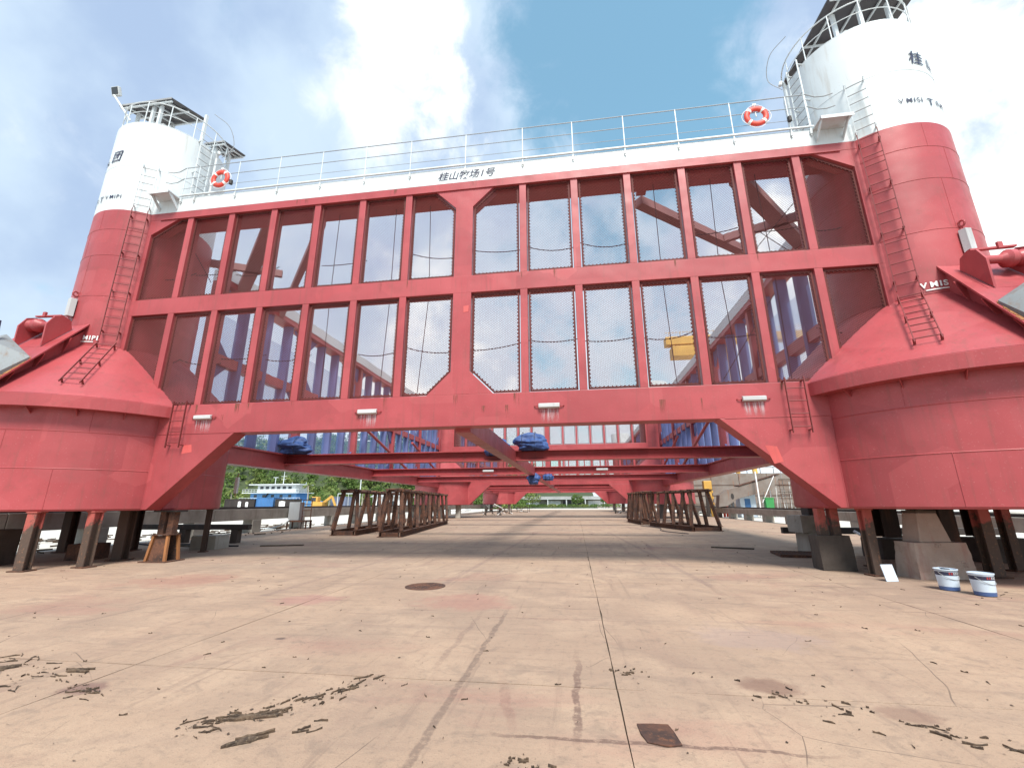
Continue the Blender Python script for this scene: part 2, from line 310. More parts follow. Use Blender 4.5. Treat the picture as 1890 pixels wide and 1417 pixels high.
# ------------------------------------------------------------------ mesh helpers
class MB:
    def __init__(s): s.v = []; s.f = []; s.sm = []; s.mi = []
    def add(s, vs, fs, smooth=False, mi=0):
        o = len(s.v); s.v += [tuple(v) for v in vs]; s.f += [tuple(i+o for i in f) for f in fs]; s.sm += [smooth]*len(fs); s.mi += [mi]*len(fs); return s
    def box(s, x0, x1, y0, y1, z0, z1, mi=0):
        v = [(x0, y0, z0), (x1, y0, z0), (x1, y1, z0), (x0, y1, z0), (x0, y0, z1), (x1, y0, z1), (x1, y1, z1), (x0, y1, z1)]
        return s.add(v, [(0, 3, 2, 1), (4, 5, 6, 7), (0, 1, 5, 4), (1, 2, 6, 5), (2, 3, 7, 6), (3, 0, 4, 7)], mi=mi)
    def cbox(s, c, d, rot=None, mi=0):
        v = [Vector((a*d[0]/2, b*d[1]/2, e*d[2]/2)) for e in (-1, 1) for a, b in ((-1, -1), (1, -1), (1, 1), (-1, 1))]
        if rot: v = [rot @ q for q in v]
        v = [q+Vector(c) for q in v]
        return s.add(v, [(0, 3, 2, 1), (4, 5, 6, 7), (0, 1, 5, 4), (1, 2, 6, 5), (2, 3, 7, 6), (3, 0, 4, 7)], mi=mi)
    def prism(s, poly, f3, a, b, mi=0):
        n = len(poly); v = [f3(*p, a) for p in poly]+[f3(*p, b) for p in poly]
        fs = [tuple(range(n))[::-1], tuple(range(n, 2*n))]+[(i, (i+1) % n, n+(i+1) % n, n+i) for i in range(n)]
        return s.add(v, fs, mi=mi)
    def tube(s, p0, p1, r, n=8, r1=None, caps=True, smooth=True, mi=0):
        p0 = Vector(p0); p1 = Vector(p1); d = (p1-p0)
        if d.length < 1e-6: return s
        d.normalize(); a = d.orthogonal().normalized(); b = d.cross(a); r1 = r if r1 is None else r1
        v = [p0+(a*cos(2*pi*i/n)+b*sin(2*pi*i/n))*r for i in range(n)]+[p1+(a*cos(2*pi*i/n)+b*sin(2*pi*i/n))*r1 for i in range(n)]
        s.add(v, [(i, (i+1) % n, n+(i+1) % n, n+i) for i in range(n)], smooth, mi)
        if caps: s.add(v[:n], [tuple(range(n))[::-1]], mi=mi); s.add(v[n:], [tuple(range(n))], mi=mi)
        return s
    def path(s, pts, r, n=6, mi=0):
        for a, b in zip(pts, pts[1:]): s.tube(a, b, r, n, caps=True, mi=mi)
        return s
    def bar(s, p0, p1, w, h, mi=0, up=(0, 0, 1)):
        p0 = Vector(p0); p1 = Vector(p1); d = (p1-p0).normalized(); u = Vector(up)
        if abs(d.dot(u)) > .98: u = Vector((0, 1, 0))
        a = d.cross(u).normalized(); b = a.cross(d)
        v = [p+a*i*w/2+b*j*h/2 for p in (p0, p1) for i, j in ((-1, -1), (1, -1), (1, 1), (-1, 1))]
        return s.add(v, [(0, 3, 2, 1), (4, 5, 6, 7), (0, 1, 5, 4), (1, 2, 6, 5), (2, 3, 7, 6), (3, 0, 4, 7)], mi=mi)
    def lathe(s, prof, cx, cy, n=72, a0=0, a1=2*pi, smooth=True, mi=0):
        full = abs(a1-a0-2*pi) < 1e-6; m = n if full else n+1
        for (ra, za), (rb, zb) in zip(prof, prof[1:]):
            v = []
            for r, z in ((ra, za), (rb, zb)):
                v += [(cx+r*cos(a0+(a1-a0)*i/n), cy+r*sin(a0+(a1-a0)*i/n), z) for i in range(m)]
            s.add(v, [(i, (i+1) % m, m+(i+1) % m, m+i) for i in range(n)], smooth, mi)
        return s
    def disc(s, cx, cy, z, r, n=72, up=True, mi=0):
        v = [(cx+r*cos(2*pi*i/n), cy+r*sin(2*pi*i/n), z) for i in range(n)]
        return s.add(v, [tuple(range(n)) if up else tuple(range(n))[::-1]], mi=mi)
    def mesh(s, name, mats):
        me = bpy.data.meshes.new(name); me.from_pydata([tuple(v) for v in s.v], [], s.f)
        me.polygons.foreach_set('use_smooth', s.sm); me.polygons.foreach_set('material_index', s.mi)
        for m in (mats if isinstance(mats, (list, tuple)) else [mats]): me.materials.append(m)
        me.update(); return me
    def build(s, name, mats, parent=None, bevel=0, loc=None):
        return link(name, s.mesh(name, mats), parent, bevel, loc)
def link(name, me, parent=None, bevel=0, loc=None):
    o = bpy.data.objects.new(name, me); COL.objects.link(o); o.parent = parent
    if loc: o.location = loc
    if bevel:
        b = o.modifiers.new('bevel', 'BEVEL'); b.width = bevel; b.segments = 2; b.limit_method = 'ANGLE'; b.angle_limit = radians(40)
    return o
def tag(o, label=None, cat=None, group=None, kind=None):
    if label: o['label'] = label
    if cat: o['category'] = cat
    if group: o['group'] = group
    if kind: o['kind'] = kind
    return o
def empty(name, loc=(0, 0, 0), rz=0, label=None, cat=None, group=None):
    o = bpy.data.objects.new(name, None); COL.objects.link(o); o.location = loc; o.rotation_euler.z = rz; o.empty_display_size = .3
    return tag(o, label, cat, group)

# ================================================================== SETTING
# ground sheet reaching the horizon, pale sandy soil
tag(MB().box(-900, 900, -120, 1500, -.3, -.06).build('ground', SAND), kind='structure')
yard = tag(MB().box(-15.9, 18.6, -30, 112, -.28, -.03).build('yard_base', JOINT), kind='structure')
XJ = [-15.9, -11.3, -6.4, -1.5, 3.4, 8.3, 13.2, 18.6]; YJ = [-30, -23.5, -18, -12.5, -7.0, -1.5, 4, 9.5, 15, 20.5, 26, 31.5, 37]
rs = random.Random(3)
for i in range(len(XJ)-1):
    for j in range(len(YJ)-1):
        g = .006; mb = MB(); x0, x1, y0, y1 = XJ[i]+g, XJ[i+1]-g, YJ[j]+g, YJ[j+1]-g
        # ragged slab edge, a little uneven
        n = 14; top = rs.uniform(-.002, .002); ring = []
        e = lambda: rs.uniform(-.006, .004) + (rs.random() < .08)*rs.uniform(.006, .018)
        for k in range(n): ring.append((x0+(x1-x0)*k/n, y0+e()))
        for k in range(n): ring.append((x1-e(), y0+(y1-y0)*k/n))
        for k in range(n): ring.append((x1-(x1-x0)*k/n, y1-e()))
        for k in range(n): ring.append((x0+e(), y1-(y1-y0)*k/n))
        mb.prism(ring, lambda a, b, c: (a, b, c), -.2, top); mb.build('concrete_slab', GROUND, yard)
mb = MB().box(-15.9+.009, 18.6-.009, 37+.009, 112, -.2, 0); mb.build('far_pavement', GROUND, yard)

# ================================================================== THE PLATFORM
PLAT = empty('fish_farm_platform', (0, 0, 0), 0, 'huge red and white steel fish farm platform standing on props over the yard', 'platform')
CX, CY0, TR, PR = 12.6, 1.35, 1.81, 3.5
ROWS = [1.35, 41.35, 81.35]
def arc_pt(cx, cy, r, ang, z): return (cx+r*sin(ang), cy-r*cos(ang), z)      # ang from -y towards +x
def column(sx, cy, near):
    cx = sx*CX; n = 128 if near else 48
    MB().lathe([(PR-.03, 1.452), (PR, 1.50), (PR, 4.2)], cx, cy, n).disc(cx, cy, 1.452, PR-.03, n, False).build('pontoon', RED, PLAT)
    MB().lathe([(PR-.01, 4.14), (3.87, 4.14), (3.88, 4.46), (3.84, 4.485)], cx, cy, n, smooth=False).build('rim_flange', RED, PLAT)
    MB().lathe([(3.85, 4.485), (TR-.02, 6.55)], cx, cy, n).build('cone_skirt', RED, PLAT)
    MB().lathe([(TR, 6.4), (TR, 11.53)], cx, cy, n).build('tower_lower', RED, PLAT)
    tag(MB().lathe([(TR, 11.53), (TR, 15.27), (TR-.03, 15.3)], cx, cy, n).disc(cx, cy, 15.3, TR-.03, n).build('tower_upper', WHITE, PLAT), 'white painted upper length of the tower')
    if not near: return
    for z, r in ((2.55, PR), (3.55, PR)):
        MB().lathe([(r-.004, z-.020), (r+.011, z), (r-.004, z+.020)], cx, cy, n).build('weld_seam', RED, PLAT)
    for z, m in ((8.25, RED), (9.75, RED), (10.75, RED), (13.35, WHITE), (6.545, RED)):
        MB().lathe([(TR-.004, z-.017), (TR+.010, z), (TR-.004, z+.017)], cx, cy, n).build('weld_seam', m, PLAT)
    for z0, z1, a in ((8.25, 9.75, .15), (8.25, 9.75, .9), (9.75, 10.75, .35), (9.75, 10.75, 1.0), (10.75, 11.5, .1)):
        a *= sx; MB().tube(arc_pt(cx, cy, TR+.001, a, z0), arc_pt(cx, cy, TR+.001, a, z1), .008, 6).build('weld_seam', RED, PLAT)
    for z0, z1, a in ((1.5, 2.55, -.6), (2.55, 3.55, -.25), (3.55, 4.14, -.75), (2.55, 3.55, .35)):
        a *= sx; MB().tube(arc_pt(cx, cy, PR+.001, a, z0), arc_pt(cx, cy, PR+.001, a, z1), .008, 6).build('weld_seam', RED, PLAT)
    for k in range(-4, 5):       # small gussets below the rim
        a = k*.28+.1; c, s_ = cos(a), sin(a)
        f3 = lambda r, z, w, cx=cx, cy=cy, a=a: (cx+r*sin(a)+w*cos(a), cy-r*cos(a)+w*sin(a), z)
        MB().prism([(PR-.01, 4.139), (3.74, 4.139), (PR-.01, 3.97)], f3, -.008, .008).build('bracket', RED, PLAT)
for cy in ROWS:
    for sx in (-1, 1): column(sx, cy, cy < 5)

# --- frames across the platform (front one at y = 0)
XK = [1.843+1.5835*k for k in range(6)]; XE = 11.25
Z1, Z2, Z3, Z4, Z5, ZB = 4.53, 7.63, 8.19, 11.265, 11.53, 3.64
MESHES = {}
def clip_line(poly, p, d):
    t0, t1 = -1e9, 1e9
    for (ax, ay), (bx, by) in zip(poly, poly[1:]+poly[:1]):
        nx, ny = -(by-ay), bx-ax
        num = nx*(p[0]-ax)+ny*(p[1]-ay); den = nx*d[0]+ny*d[1]
        if abs(den) < 1e-9:
            if num < 0: return None
            continue
        t = -num/den
        if den > 0: t0 = max(t0, t)
        else: t1 = min(t1, t)
    return (t0, t1) if t1-t0 > .004 else None
def wire_mesh(poly, cw=.092, ch=.054, w=.0118):
    """expanded metal: two families of slanting strands, convex CCW poly in x,z"""
    mb = MB(); L = hypot(cw, ch); xs = [p[0] for p in poly]; zs = [p[1] for p in poly]
    for sg in (1, -1):
        d = (cw/L, sg*ch/L); nrm = (-d[1], d[0]); pitch = cw*ch/L
        vals = [nrm[0]*x+nrm[1]*z for x in (min(xs), max(xs)) for z in (min(zs), max(zs))]
        k = math.floor(min(vals)/pitch)
        while k*pitch < max(vals):
            p = (nrm[0]*k*pitch, nrm[1]*k*pitch); c = clip_line(poly, p, d)
            if c:
                a = (p[0]+d[0]*c[0], p[1]+d[1]*c[0]); b = (p[0]+d[0]*c[1], p[1]+d[1]*c[1]); yy = .004*sg
                mb.add([(a[0]-nrm[0]*w/2, yy-.004, a[1]-nrm[1]*w/2), (b[0]-nrm[0]*w/2, yy-.004, b[1]-nrm[1]*w/2), (b[0]+nrm[0]*w/2, yy+.004, b[1]+nrm[1]*w/2), (a[0]+nrm[0]*w/2, yy+.004, a[1]+nrm[1]*w/2)], [(0, 1, 2, 3)])
            k += 1
    return mb
def border(poly, w=.05, t=.04, holes=True):
    mb = MB(); n = len(poly); cxm = sum(p[0] for p in poly)/n; czm = sum(p[1] for p in poly)/n
    for (ax, az), (bx, bz) in zip(poly, poly[1:]+poly[:1]):
        L = hypot(bx-ax, bz-az); dx, dz = (bx-ax)/L, (bz-az)/L; nx, nz = -dz, dx
        q = [(ax, az), (bx, bz), (bx+nx*w-dx*w*.5, bz+nz*w-dz*w*.5), (ax+nx*w+dx*w*.5, az+nz*w+dz*w*.5)]
        mb.prism(q, lambda a, b, c: (a, c, b), -t/2, t/2)
        if holes:       # lacing lugs along the border
            k = .08
            while k < L-.05:
                mb.cbox((ax+dx*k+nx*(w+.012), 0, az+dz*k+nz*(w+.012)), (.03, .03, .03)); k += .11
    return mb
def panel(key, poly, y, x0, z0, near):
    """a mesh panel: polygon local to (x0, z0)"""
    if key not in MESHES:
        MESHES[key] = (border(poly).mesh('panel_border', DRED), wire_mesh(poly).mesh('wire_mesh', DRED))
    o = link('mesh_panel', MESHES[key][0], PLAT, loc=(x0, y, z0))
    wm = link('wire_mesh', MESHES[key][1], o); tag(wm, kind='stuff')
def frame(yf, near=True, mesh=True):
    T = .5
    # lower beam with sloped ends (knee plates) down to the pontoons
    fx = lambda a, b, c: (a, c, b)
    MB().box(-9.6, 9.6, yf, yf+T, ZB, Z1).build('lower_beam', RED, PLAT, .012)
    for s in (-1, 1):
        q = [(s*6.77, ZB), (s*9.2, 1.47), (s*9.7, 1.47), (s*9.7, ZB)]
        if s > 0: q = q[::-1]
        MB().prism(q, fx, yf+.004, yf+T-.004).build('knee_plate', RED, PLAT, .01)
        if near:
            MB().tube((s*6.9, yf+.001, ZB+.002), (s*9.5, yf+.001, ZB+.002), .009, 6).tube((s*9.35, yf+.001, 1.5), (s*9.35, yf+.001, ZB), .010, 6).build('weld_seam', RED, PLAT)
    MB().box(-XE-.3, XE+.3, yf, yf+.42, Z2, Z3).build('middle_beam', RED, PLAT, .012)
    MB().box(-XE-.3, XE+.3, yf, yf+.95, Z4, Z5).build('top_beam', RED, PLAT, .01)
    MB().box(-10.95, 10.95, yf-.035, yf+.06, Z4-.03, Z4+.006).build('beam_lip', RED, PLAT)
    tag(MB().box(-XE-.3, XE+.3, yf+.001, yf+.95, Z5, 12.1).build('walkway_fascia', WHITE, PLAT, .01), 'white walkway fascia over the red top beam')
    MB().box(-XE-.2, XE+.2, yf+.05, yf+1.15, 12.1, 12.13).build('walkway_deck', WHITE, PLAT)
    # centre post with flared head and foot
    p = .275; c = .68
    post = [(-p, Z1), (p, Z1), (p, Z4), (-p, Z4)]
    MB().prism(post, fx, yf+.003, yf+T-.01).build('centre_post', RED, PLAT, .01)
    for s in (-1, 1):
        for za, zb in ((Z4, Z4-c), (Z1, Z1+c)):
            q = [(s*p*.98, za), (s*(p+c), za), (s*p*.98, zb)]
            if (s > 0) == (za > zb): q = q[::-1]
            MB().prism(q, fx, yf+.005, yf+.45).build('post_gusset', RED, PLAT, .006)
        q = [(s*(XE+.05), Z4), (s*(XE-1.05), Z4), (s*(XE+.05), Z4-.62)]
        if s < 0: q = q[::-1]
        MB().prism(q, fx, yf+.005, yf+.45).build('corner_gusset', RED, PLAT, .006)
        MB().box(*sorted((s*(XE-.02), s*(XE+.35))), yf+.004, yf+.45, Z1, Z4).build('end_post', RED, PLAT, .006)
    if 'mul' not in MESHES:
        MESHES['mul'] = MB().box(-.105, .105, .003, .34, Z1, Z2).mesh('mullion', RED); MESHES['mul2'] = MB().box(-.105, .105, .003, .34, Z3, Z4).mesh('mullion', RED)
    for s in (-1, 1):
        for x in XK:
            for k in ('mul', 'mul2'): link('mullion', MESHES[k], PLAT, .008, loc=(s*x, yf, 0))
    if mesh:
        g = .03
        for s in (-1, 1):
            xs = [.275]+XK+[XE]
            for k in range(7):
                lo = xs[k]+(.105 if k else 0)+g; hi = xs[k+1]-(.105 if k < 6 else 0)-g; w = hi-lo
                for tier, (za, zb) in enumerate(((Z1, Z2), (Z3, Z4))):
                    h = zb-za-2*g
                    poly = [(0, 0), (w, 0), (w, h), (0, h)]
                    if tier == 0 and k == 0: poly = [(c-.02, 0), (w, 0), (w, h), (0, h), (0, c-.02)]
                    if tier == 1 and k == 0: poly = [(0, 0), (w, 0), (w, h), (c-.02, h), (0, h-c+.02)]
                    if tier == 1 and k == 6: poly = [(0, 0), (w, 0), (w, h-.62), (w-1.03, h), (0, h)]
                    if tier == 0 and k == 6: poly = [(0, 0), (w, 0), (w, h), (0, h)]
                    x0 = lo
                    if s < 0: poly = [(w-a, b) for a, b in poly][::-1]; x0 = -hi
                    panel((s, k if k in (0, 6) else 1, tier), poly, yf+.09, x0, za+g, near)
frame(0); frame(40.0, False); frame(80.0, False, False)

# --- floor grid: cross beams, centre beam, side frames
def ibeam(p0, p1, w, h, name='cross_beam', tf=.05):
    d = Vector(p1)-Vector(p0); mb = MB(); u = Vector((0, 0, h/2-tf/2))
    mb.bar(Vector(p0)+u, Vector(p1)+u, w, tf); mb.bar(Vector(p0)-u, Vector(p1)-u, w, tf); mb.bar(p0, p1, w*.16, h-2*tf+.004)
    return mb.build(name, RED, PLAT)
for y in (10.5, 21.0, 31.0, 51, 61, 71):
    ibeam((-12.35, y, 3.9), (12.35, y, 3.9), .55, .52)
for a, b in ((.5, 40.0), (40.5, 80.0)):
    MB().box(-.22, .22, a, b, 3.55, 4.12).build('centre_beam', RED, PLAT)
BL = {}
def side_frame(sx, y0, y1):
    x = sx*CX; w = .36
    MB().box(x-w, x+w, y0, y1, 3.38, 4.12).build('side_beam', RED, PLAT)
    MB().box(x-w-.12, x+w+.12, y0, y1, 4.12, 4.19).build('side_beam_flange', RED, PLAT)
    MB().box(x-.4, x+.4, y0, y1, Z4, Z5).build('side_top_beam', RED, PLAT); MB().box(x-.42, x+.42, y0, y1, Z5, 12.1).build('side_fascia', WHITE, PLAT)
    MB().box(x-.2, x+.2, y0, y1, Z2, Z3-.1).build('side_middle_beam', RED, PLAT)
    n = 4*int((y1-y0)/6.6); dy = (y1-y0)/n
    for k in range(n+1):
        y = y0+k*dy; red = k % 4 == 0
        key = ('p' if red else 'b')
        if key not in BL:
            BL[key] = MB().box(-.27 if red else -.24, .27 if red else .24, -.14 if red else -.11, .14 if red else .11, 4.19, Z4).mesh('side_post' if red else 'side_mullion', RED if red else BLUEF)
        link('side_post' if red else 'side_mullion', BL[key], PLAT, loc=(x, y, 0))
        if red and k < n:
            for (za, zb) in ((4.19, Z2), (Z3-.1, Z4)):
                for yy, sg in ((y, 1), (y+4*dy, -1)):
                    for z_, sz in ((za, 1), (zb, -1)):
                        fy = lambda a, b, c: (c, a, b)
                        q = [(yy+sg*.12, z_), (yy+sg*1.1, z_), (yy+sg*.12, z_+sz*1.0)]
                        if yy+sg*1.1 < y1 and yy+sg*1.1 > y0: MB().prism(q, fy, x-.06, x+.06).build('side_gusset', BLUEF, PLAT)
    for (za, zb) in ((4.19, Z2), (Z3-.1, Z4-1.2)):
        o = MB().add([(x+sx*.10, y0, za), (x+sx*.10, y1, za), (x+sx*.10, y1, zb), (x+sx*.10, y0, zb)], [(0, 1, 2, 3)]).build('netting', NET, PLAT); tag(o, kind='stuff')
    # pipe braces running down the inside
    for a in (y0+13.5, y0+24): MB().tube((x-sx*.45, a, 7.2), (x-sx*.45, a+10.5, 4.4), .11, 12).build('pipe_brace', RED, PLAT)
for sx in (-1, 1): side_frame(sx, 4.6, 38.2); side_frame(sx, 44.6, 78.2)
# plan braces at the top level behind the front frame
for a, b, w in (((-7.4, .95), (-12.5, 5.8), .62), ((8.5, .95), (12.5, 5.4), .62), ((5.6, 1.7), (12.4, 7.2), .42), ((-5.6, 1.2), (-12.4, 8.6), .3), ((9.2, 4.4), (12.2, 2.9), .22), ((-9.4, 4.4), (-12.0, 3.0), .22)):
    MB().bar((*a, 11.45), (*b, 11.45), w*.8, .3).build('plan_brace', VEILED, PLAT)
for s in (-1, 1):
    MB().bar((s*5.6, 1.2, 11.45), (s*5.6, .9, 11.45), .3, .3).build('brace_root', RED, PLAT)
# ropes hanging inside the mesh
rp = random.Random(5)
for tier, zr in ((0, 6.15), (1, 9.35)):
    xs = [-XE]+[-x for x in XK[::-1]]+[0]+XK+[XE]
    for a, b in zip(xs, xs[1:]):
        if rp.random() < .12: continue
        za, zb = zr+rp.uniform(-.12, .12), zr+rp.uniform(-.12, .12); sag = rp.uniform(.05, .18)
        pts = [(a+(b-a)*t/6, .62, za+(zb-za)*t/6-sag*4*(t/6)*(1-t/6)) for t in range(7)]
        MB().path(pts, .014, 5).build('rope', CABLE, PLAT)
for x in (-10.2, -8.6, -7.2, -4.6, -3.9, -2.55, -1.35, 5.9, 7.6, 8.9, 10.2):
    MB().path([(x, .66, Z4), (x+rp.uniform(-.1, .1), .7, 8.0), (x+rp.uniform(-.15, .15), .66, Z1)], .011, 5).build('rope', CABLE, PLAT)
for x0, z0, x1, z1 in ((8.2, 8.3, 10.4, 10.8), (7.3, 4.9, 9.0, 7.4), (9.9, 8.4, 8.9, 9.4), (-9.4, 9.2, -10.6, 10.9)):
    MB().tube((x0, .9, z0), (x1, .9, z1), .012, 5).build('rope', CABLE, PLAT)

# --- anodes
def anode(c, axis, L, w, nrm, stain=True):
    """zinc block with steel rod tails"""
    c = Vector(c); ax = Vector(axis); n = Vector(nrm); s = ax.cross(n)
    mb = MB(); prof = [(-w*.5, .03), (-w*.32, w*.75), (w*.32, w*.75), (w*.5, .03)]
    v = [c+ax*t*(L/2)*(1 if i else 1)+s*a+n*b for t in (-1, 1) for i, (a, b) in enumerate(prof)]
    mb.add(v, [(0, 1, 2, 3)[::-1], (4, 5, 6, 7)]+[(i, (i+1) % 4, 4+(i+1) % 4, 4+i) for i in range(4)])
    o = mb.build('anode', ZINC, PLAT, .01)
    r = MB()
    for t in (-1, 1):
        a = c+ax*t*(L/2-.02)+n*w*.4; b = c+ax*t*(L/2+.10)+n*w*.25; d = c+ax*t*(L/2+.12)-n*.01
        r.tube(a, b, .014, 6).tube(b, d, .014, 6)
    r.build('anode_rod', RED, o)
    if stain:
        h = .42; q = [c+ax*(-L*.45)-Vector((0, 0, w*.5)), c+ax*(L*.45)-Vector((0, 0, w*.5))]
        off = n*.004
        MB().add([q[0]+off, q[1]+off, q[1]+off-Vector((0, 0, h)), q[0]+off-Vector((0, 0, h))], [(0, 1, 2, 3)]).build('run_stain', STAIN, o)
for x in (-7.83, -2.64, 2.49, 7.64): anode((x, 0, 4.12), (1, 0, 0), .56, .15, (0, -1, 0))
for sx in (-1, 1):
    a = sx*.19; n = (sin(a), -cos(a), 0); anode(arc_pt(sx*CX, CY0, TR, a, 7.82), (0, 0, 1), .62, .24, n, False)
    c = arc_pt(sx*CX, CY0, TR+.012, a, 0)
    MB().bar((c[0], c[1], 7.42), (c[0], c[1], 7.05), .045, .012, up=n).build('paint_drip', WLET, PLAT)
    # padeye above the anode
    e = Vector(arc_pt(sx*CX, CY0, TR+.07, a, 8.32)); mb = MB()
    for k in range(12):
        t0, t1 = 2*pi*k/12, 2*pi*(k+1)/12; d = Vector(n)*.0
        mb.tube(e+Vector(n)*.07*cos(t0)+Vector((0, 0, .08*sin(t0))), e+Vector(n)*.07*cos(t1)+Vector((0, 0, .08*sin(t1))), .028, 6)
    mb.build('padeye', RED, PLAT)
for x, y, z in ((-9.05, 42.3, 2.2), (9.2, 42.3, 2.2), (-9.6, 3.9, 2.3)):
    anode((x, y, z), (0, 0, 1), .6, .16, (.3 if x < 0 else -.3, -.95, 0), False)
for x in (-3.2, 5.0): anode((x, 20.7, 3.9), (1, 0, 0), .8, .16, (0, -1, 0), False)

# --- rust runs and touch-up patches on the front beams
RUN = stainmat('rust_run', (.20, .075, .05), .75); FRESH = paint('fresh_red', (.52, .085, .08), .45, .08)
rd = random.Random(31)
for k in range(26):
    x = rd.uniform(-9, 9); zt = rd.choice((Z1-.01, Z3-.01, Z5-.01, ZB+.55)); w = rd.uniform(.03, .16); h = rd.uniform(.2, .5) if zt != Z5-.01 else .24
    MB().add([(x, -.0045, zt), (x+w, -.0045, zt), (x+w, -.0045, zt-h), (x, -.0045, zt-h)], [(0, 1, 2, 3)]).build('rust_run', RUN, PLAT)
for pts in ([(7.75, 2.95), (8.02, 2.92), (8.12, 2.55), (7.9, 2.5)], [(-8.4, 3.3), (-8.1, 3.32), (-8.05, 3.1), (-8.38, 3.05)], [(.05, 7.2), (.22, 7.22), (.2, 7.02), (.06, 7.0)]):
    MB().add([(x, -.0035 if z > 3.6 else .0005, z) for x, z in pts], [tuple(range(len(pts)))]).build('touch_up_patch', FRESH, PLAT)
# --- ladders
LADR = paint('ladder_red', (.19, .036, .036), .5, .15)
rung_me = MB().tube((-.21, 0, 0), (.21, 0, 0), .013, 8).mesh('rung', LADR); rung_w = MB().tube((-.21, 0, 0), (.21, 0, 0), .013, 8).mesh('rung', WHITE)
rung_g = MB().tube((-.21, 0, 0), (.21, 0, 0), .013, 8).mesh('rung', GREYM)
def ladder(p0, p1, side, mat, rmat, step=.3, off=None, nclip=3):
    """p0 bottom, p1 top on the wall line; side = unit along rungs; off = outward normal"""
    p0, p1, side, off = Vector(p0), Vector(p1), Vector(side), Vector(off); L = (p1-p0).length; d = (p1-p0)/L
    mb = MB()
    for s in (-1, 1):
        mb.bar(p0+side*s*.22, p1+side*s*.22, .018, .05, up=off)
        for k in range(nclip):
            q = p0+d*L*(.06+.88*k/max(1, nclip-1))+side*s*.22; mb.bar(q, q-off*.17, .05, .02, up=d)
    o = mb.build('ladder', mat, PLAT)
    k = .15; rz = atan2(side.y, side.x)
    while k < L-.05:
        q = p0+d*k; g = link('rung', rmat, o, loc=q); g.rotation_euler.z = rz; k += step
for sx in (-1, 1):
    a = -sx*.575; cx = sx*CX; n = Vector((sin(a), -cos(a), 0)); t = Vector((cos(a), sin(a), 0))
    P3 = lambda r, z: Vector((cx, CY0, z))+n*r
    ladder(P3(TR+.16, 6.72), P3(TR+.16, 11.53), t, LADR, rung_me, off=n, nclip=4)
    ladder(P3(TR+.16, 11.55), P3(TR+.16, 13.45), t, WHITE, rung_g, off=n, nclip=2)
    cn = (n*2.06+Vector((0, 0, 2.1))).normalized()
    ladder(P3(3.52, 4.79)+cn*.15, P3(TR+.03, 6.53)+cn*.15, t, LADR, rung_me, off=cn, nclip=3)
    ladder((sx*8.6, -.15, 3.22), (sx*8.6, -.15, 4.62), (1, 0, 0), LADR, rung_me, step=.32, off=(0, -1, 0), nclip=2)
    a2 = -sx*1.32; n2_ = Vector((sin(a2), -cos(a2), 0)); t2 = Vector((cos(a2), sin(a2), 0))
    ladder(Vector((cx, CY0, 12.2))+n2_*(TR+.16), Vector((cx, CY0, 15.45))+n2_*(TR+.16), t2, WHITE, rung_g, off=n2_, nclip=3)

# --- railing on the front walkway
yR = -.03
posts = [s*(XK[k]+.02) for s in (-1, 1) for k in range(6)]+[0, -10.3, 10.3]
post_me = MB().cbox((0, 0, 12.6), (.024, .024, 1.5)).cbox((0, .02, 11.97), (.06, .09, .12)).mesh('rail_post', WHITE)
rail_o = MB().box(-10.4, 10.4, yR-.03, yR+.03, 12.14, 12.18).build('railing', WHITE, PLAT)
for x in sorted(posts): link('rail_post', post_me, rail_o, loc=(x, yR, 0))
for z, r in ((13.33, .016), (12.88, .013), (12.45, .008)):
    MB().tube((-10.35, yR, z), (10.35, yR, z), r, 8).build('rail', RAILG, rail_o)
for s in (-1, 1):
    for z in (13.33, 12.88):
        pts = [(s*10.35, yR, z), (s*10.6, yR, z-.13), (s*10.85, yR+.0, z-.14), (s*11.1, -.02, z-.06)]
        MB().path(pts, .017, 6).build('chain_loop', GREYM, rail_o)
    # step bracket between ladder and walkway
    mb = MB(); f3 = lambda y, z, x: (x, y, z)
    mb.box(*sorted((s*10.35, s*11.2)), -.48, -.002, 12.03, 12.07)
    for x in (10.4, 11.1): mb.prism([(-.46, 12.03), (-.30, 12.03), (-.002, 11.75), (-.002, 11.6)][::1], f3, s*x, s*x+.02)
    mb.box(*sorted((s*10.35, s*11.2)), -.50, -.48, 11.97, 12.07)
    mb.build('step_bracket', WHITE, PLAT)

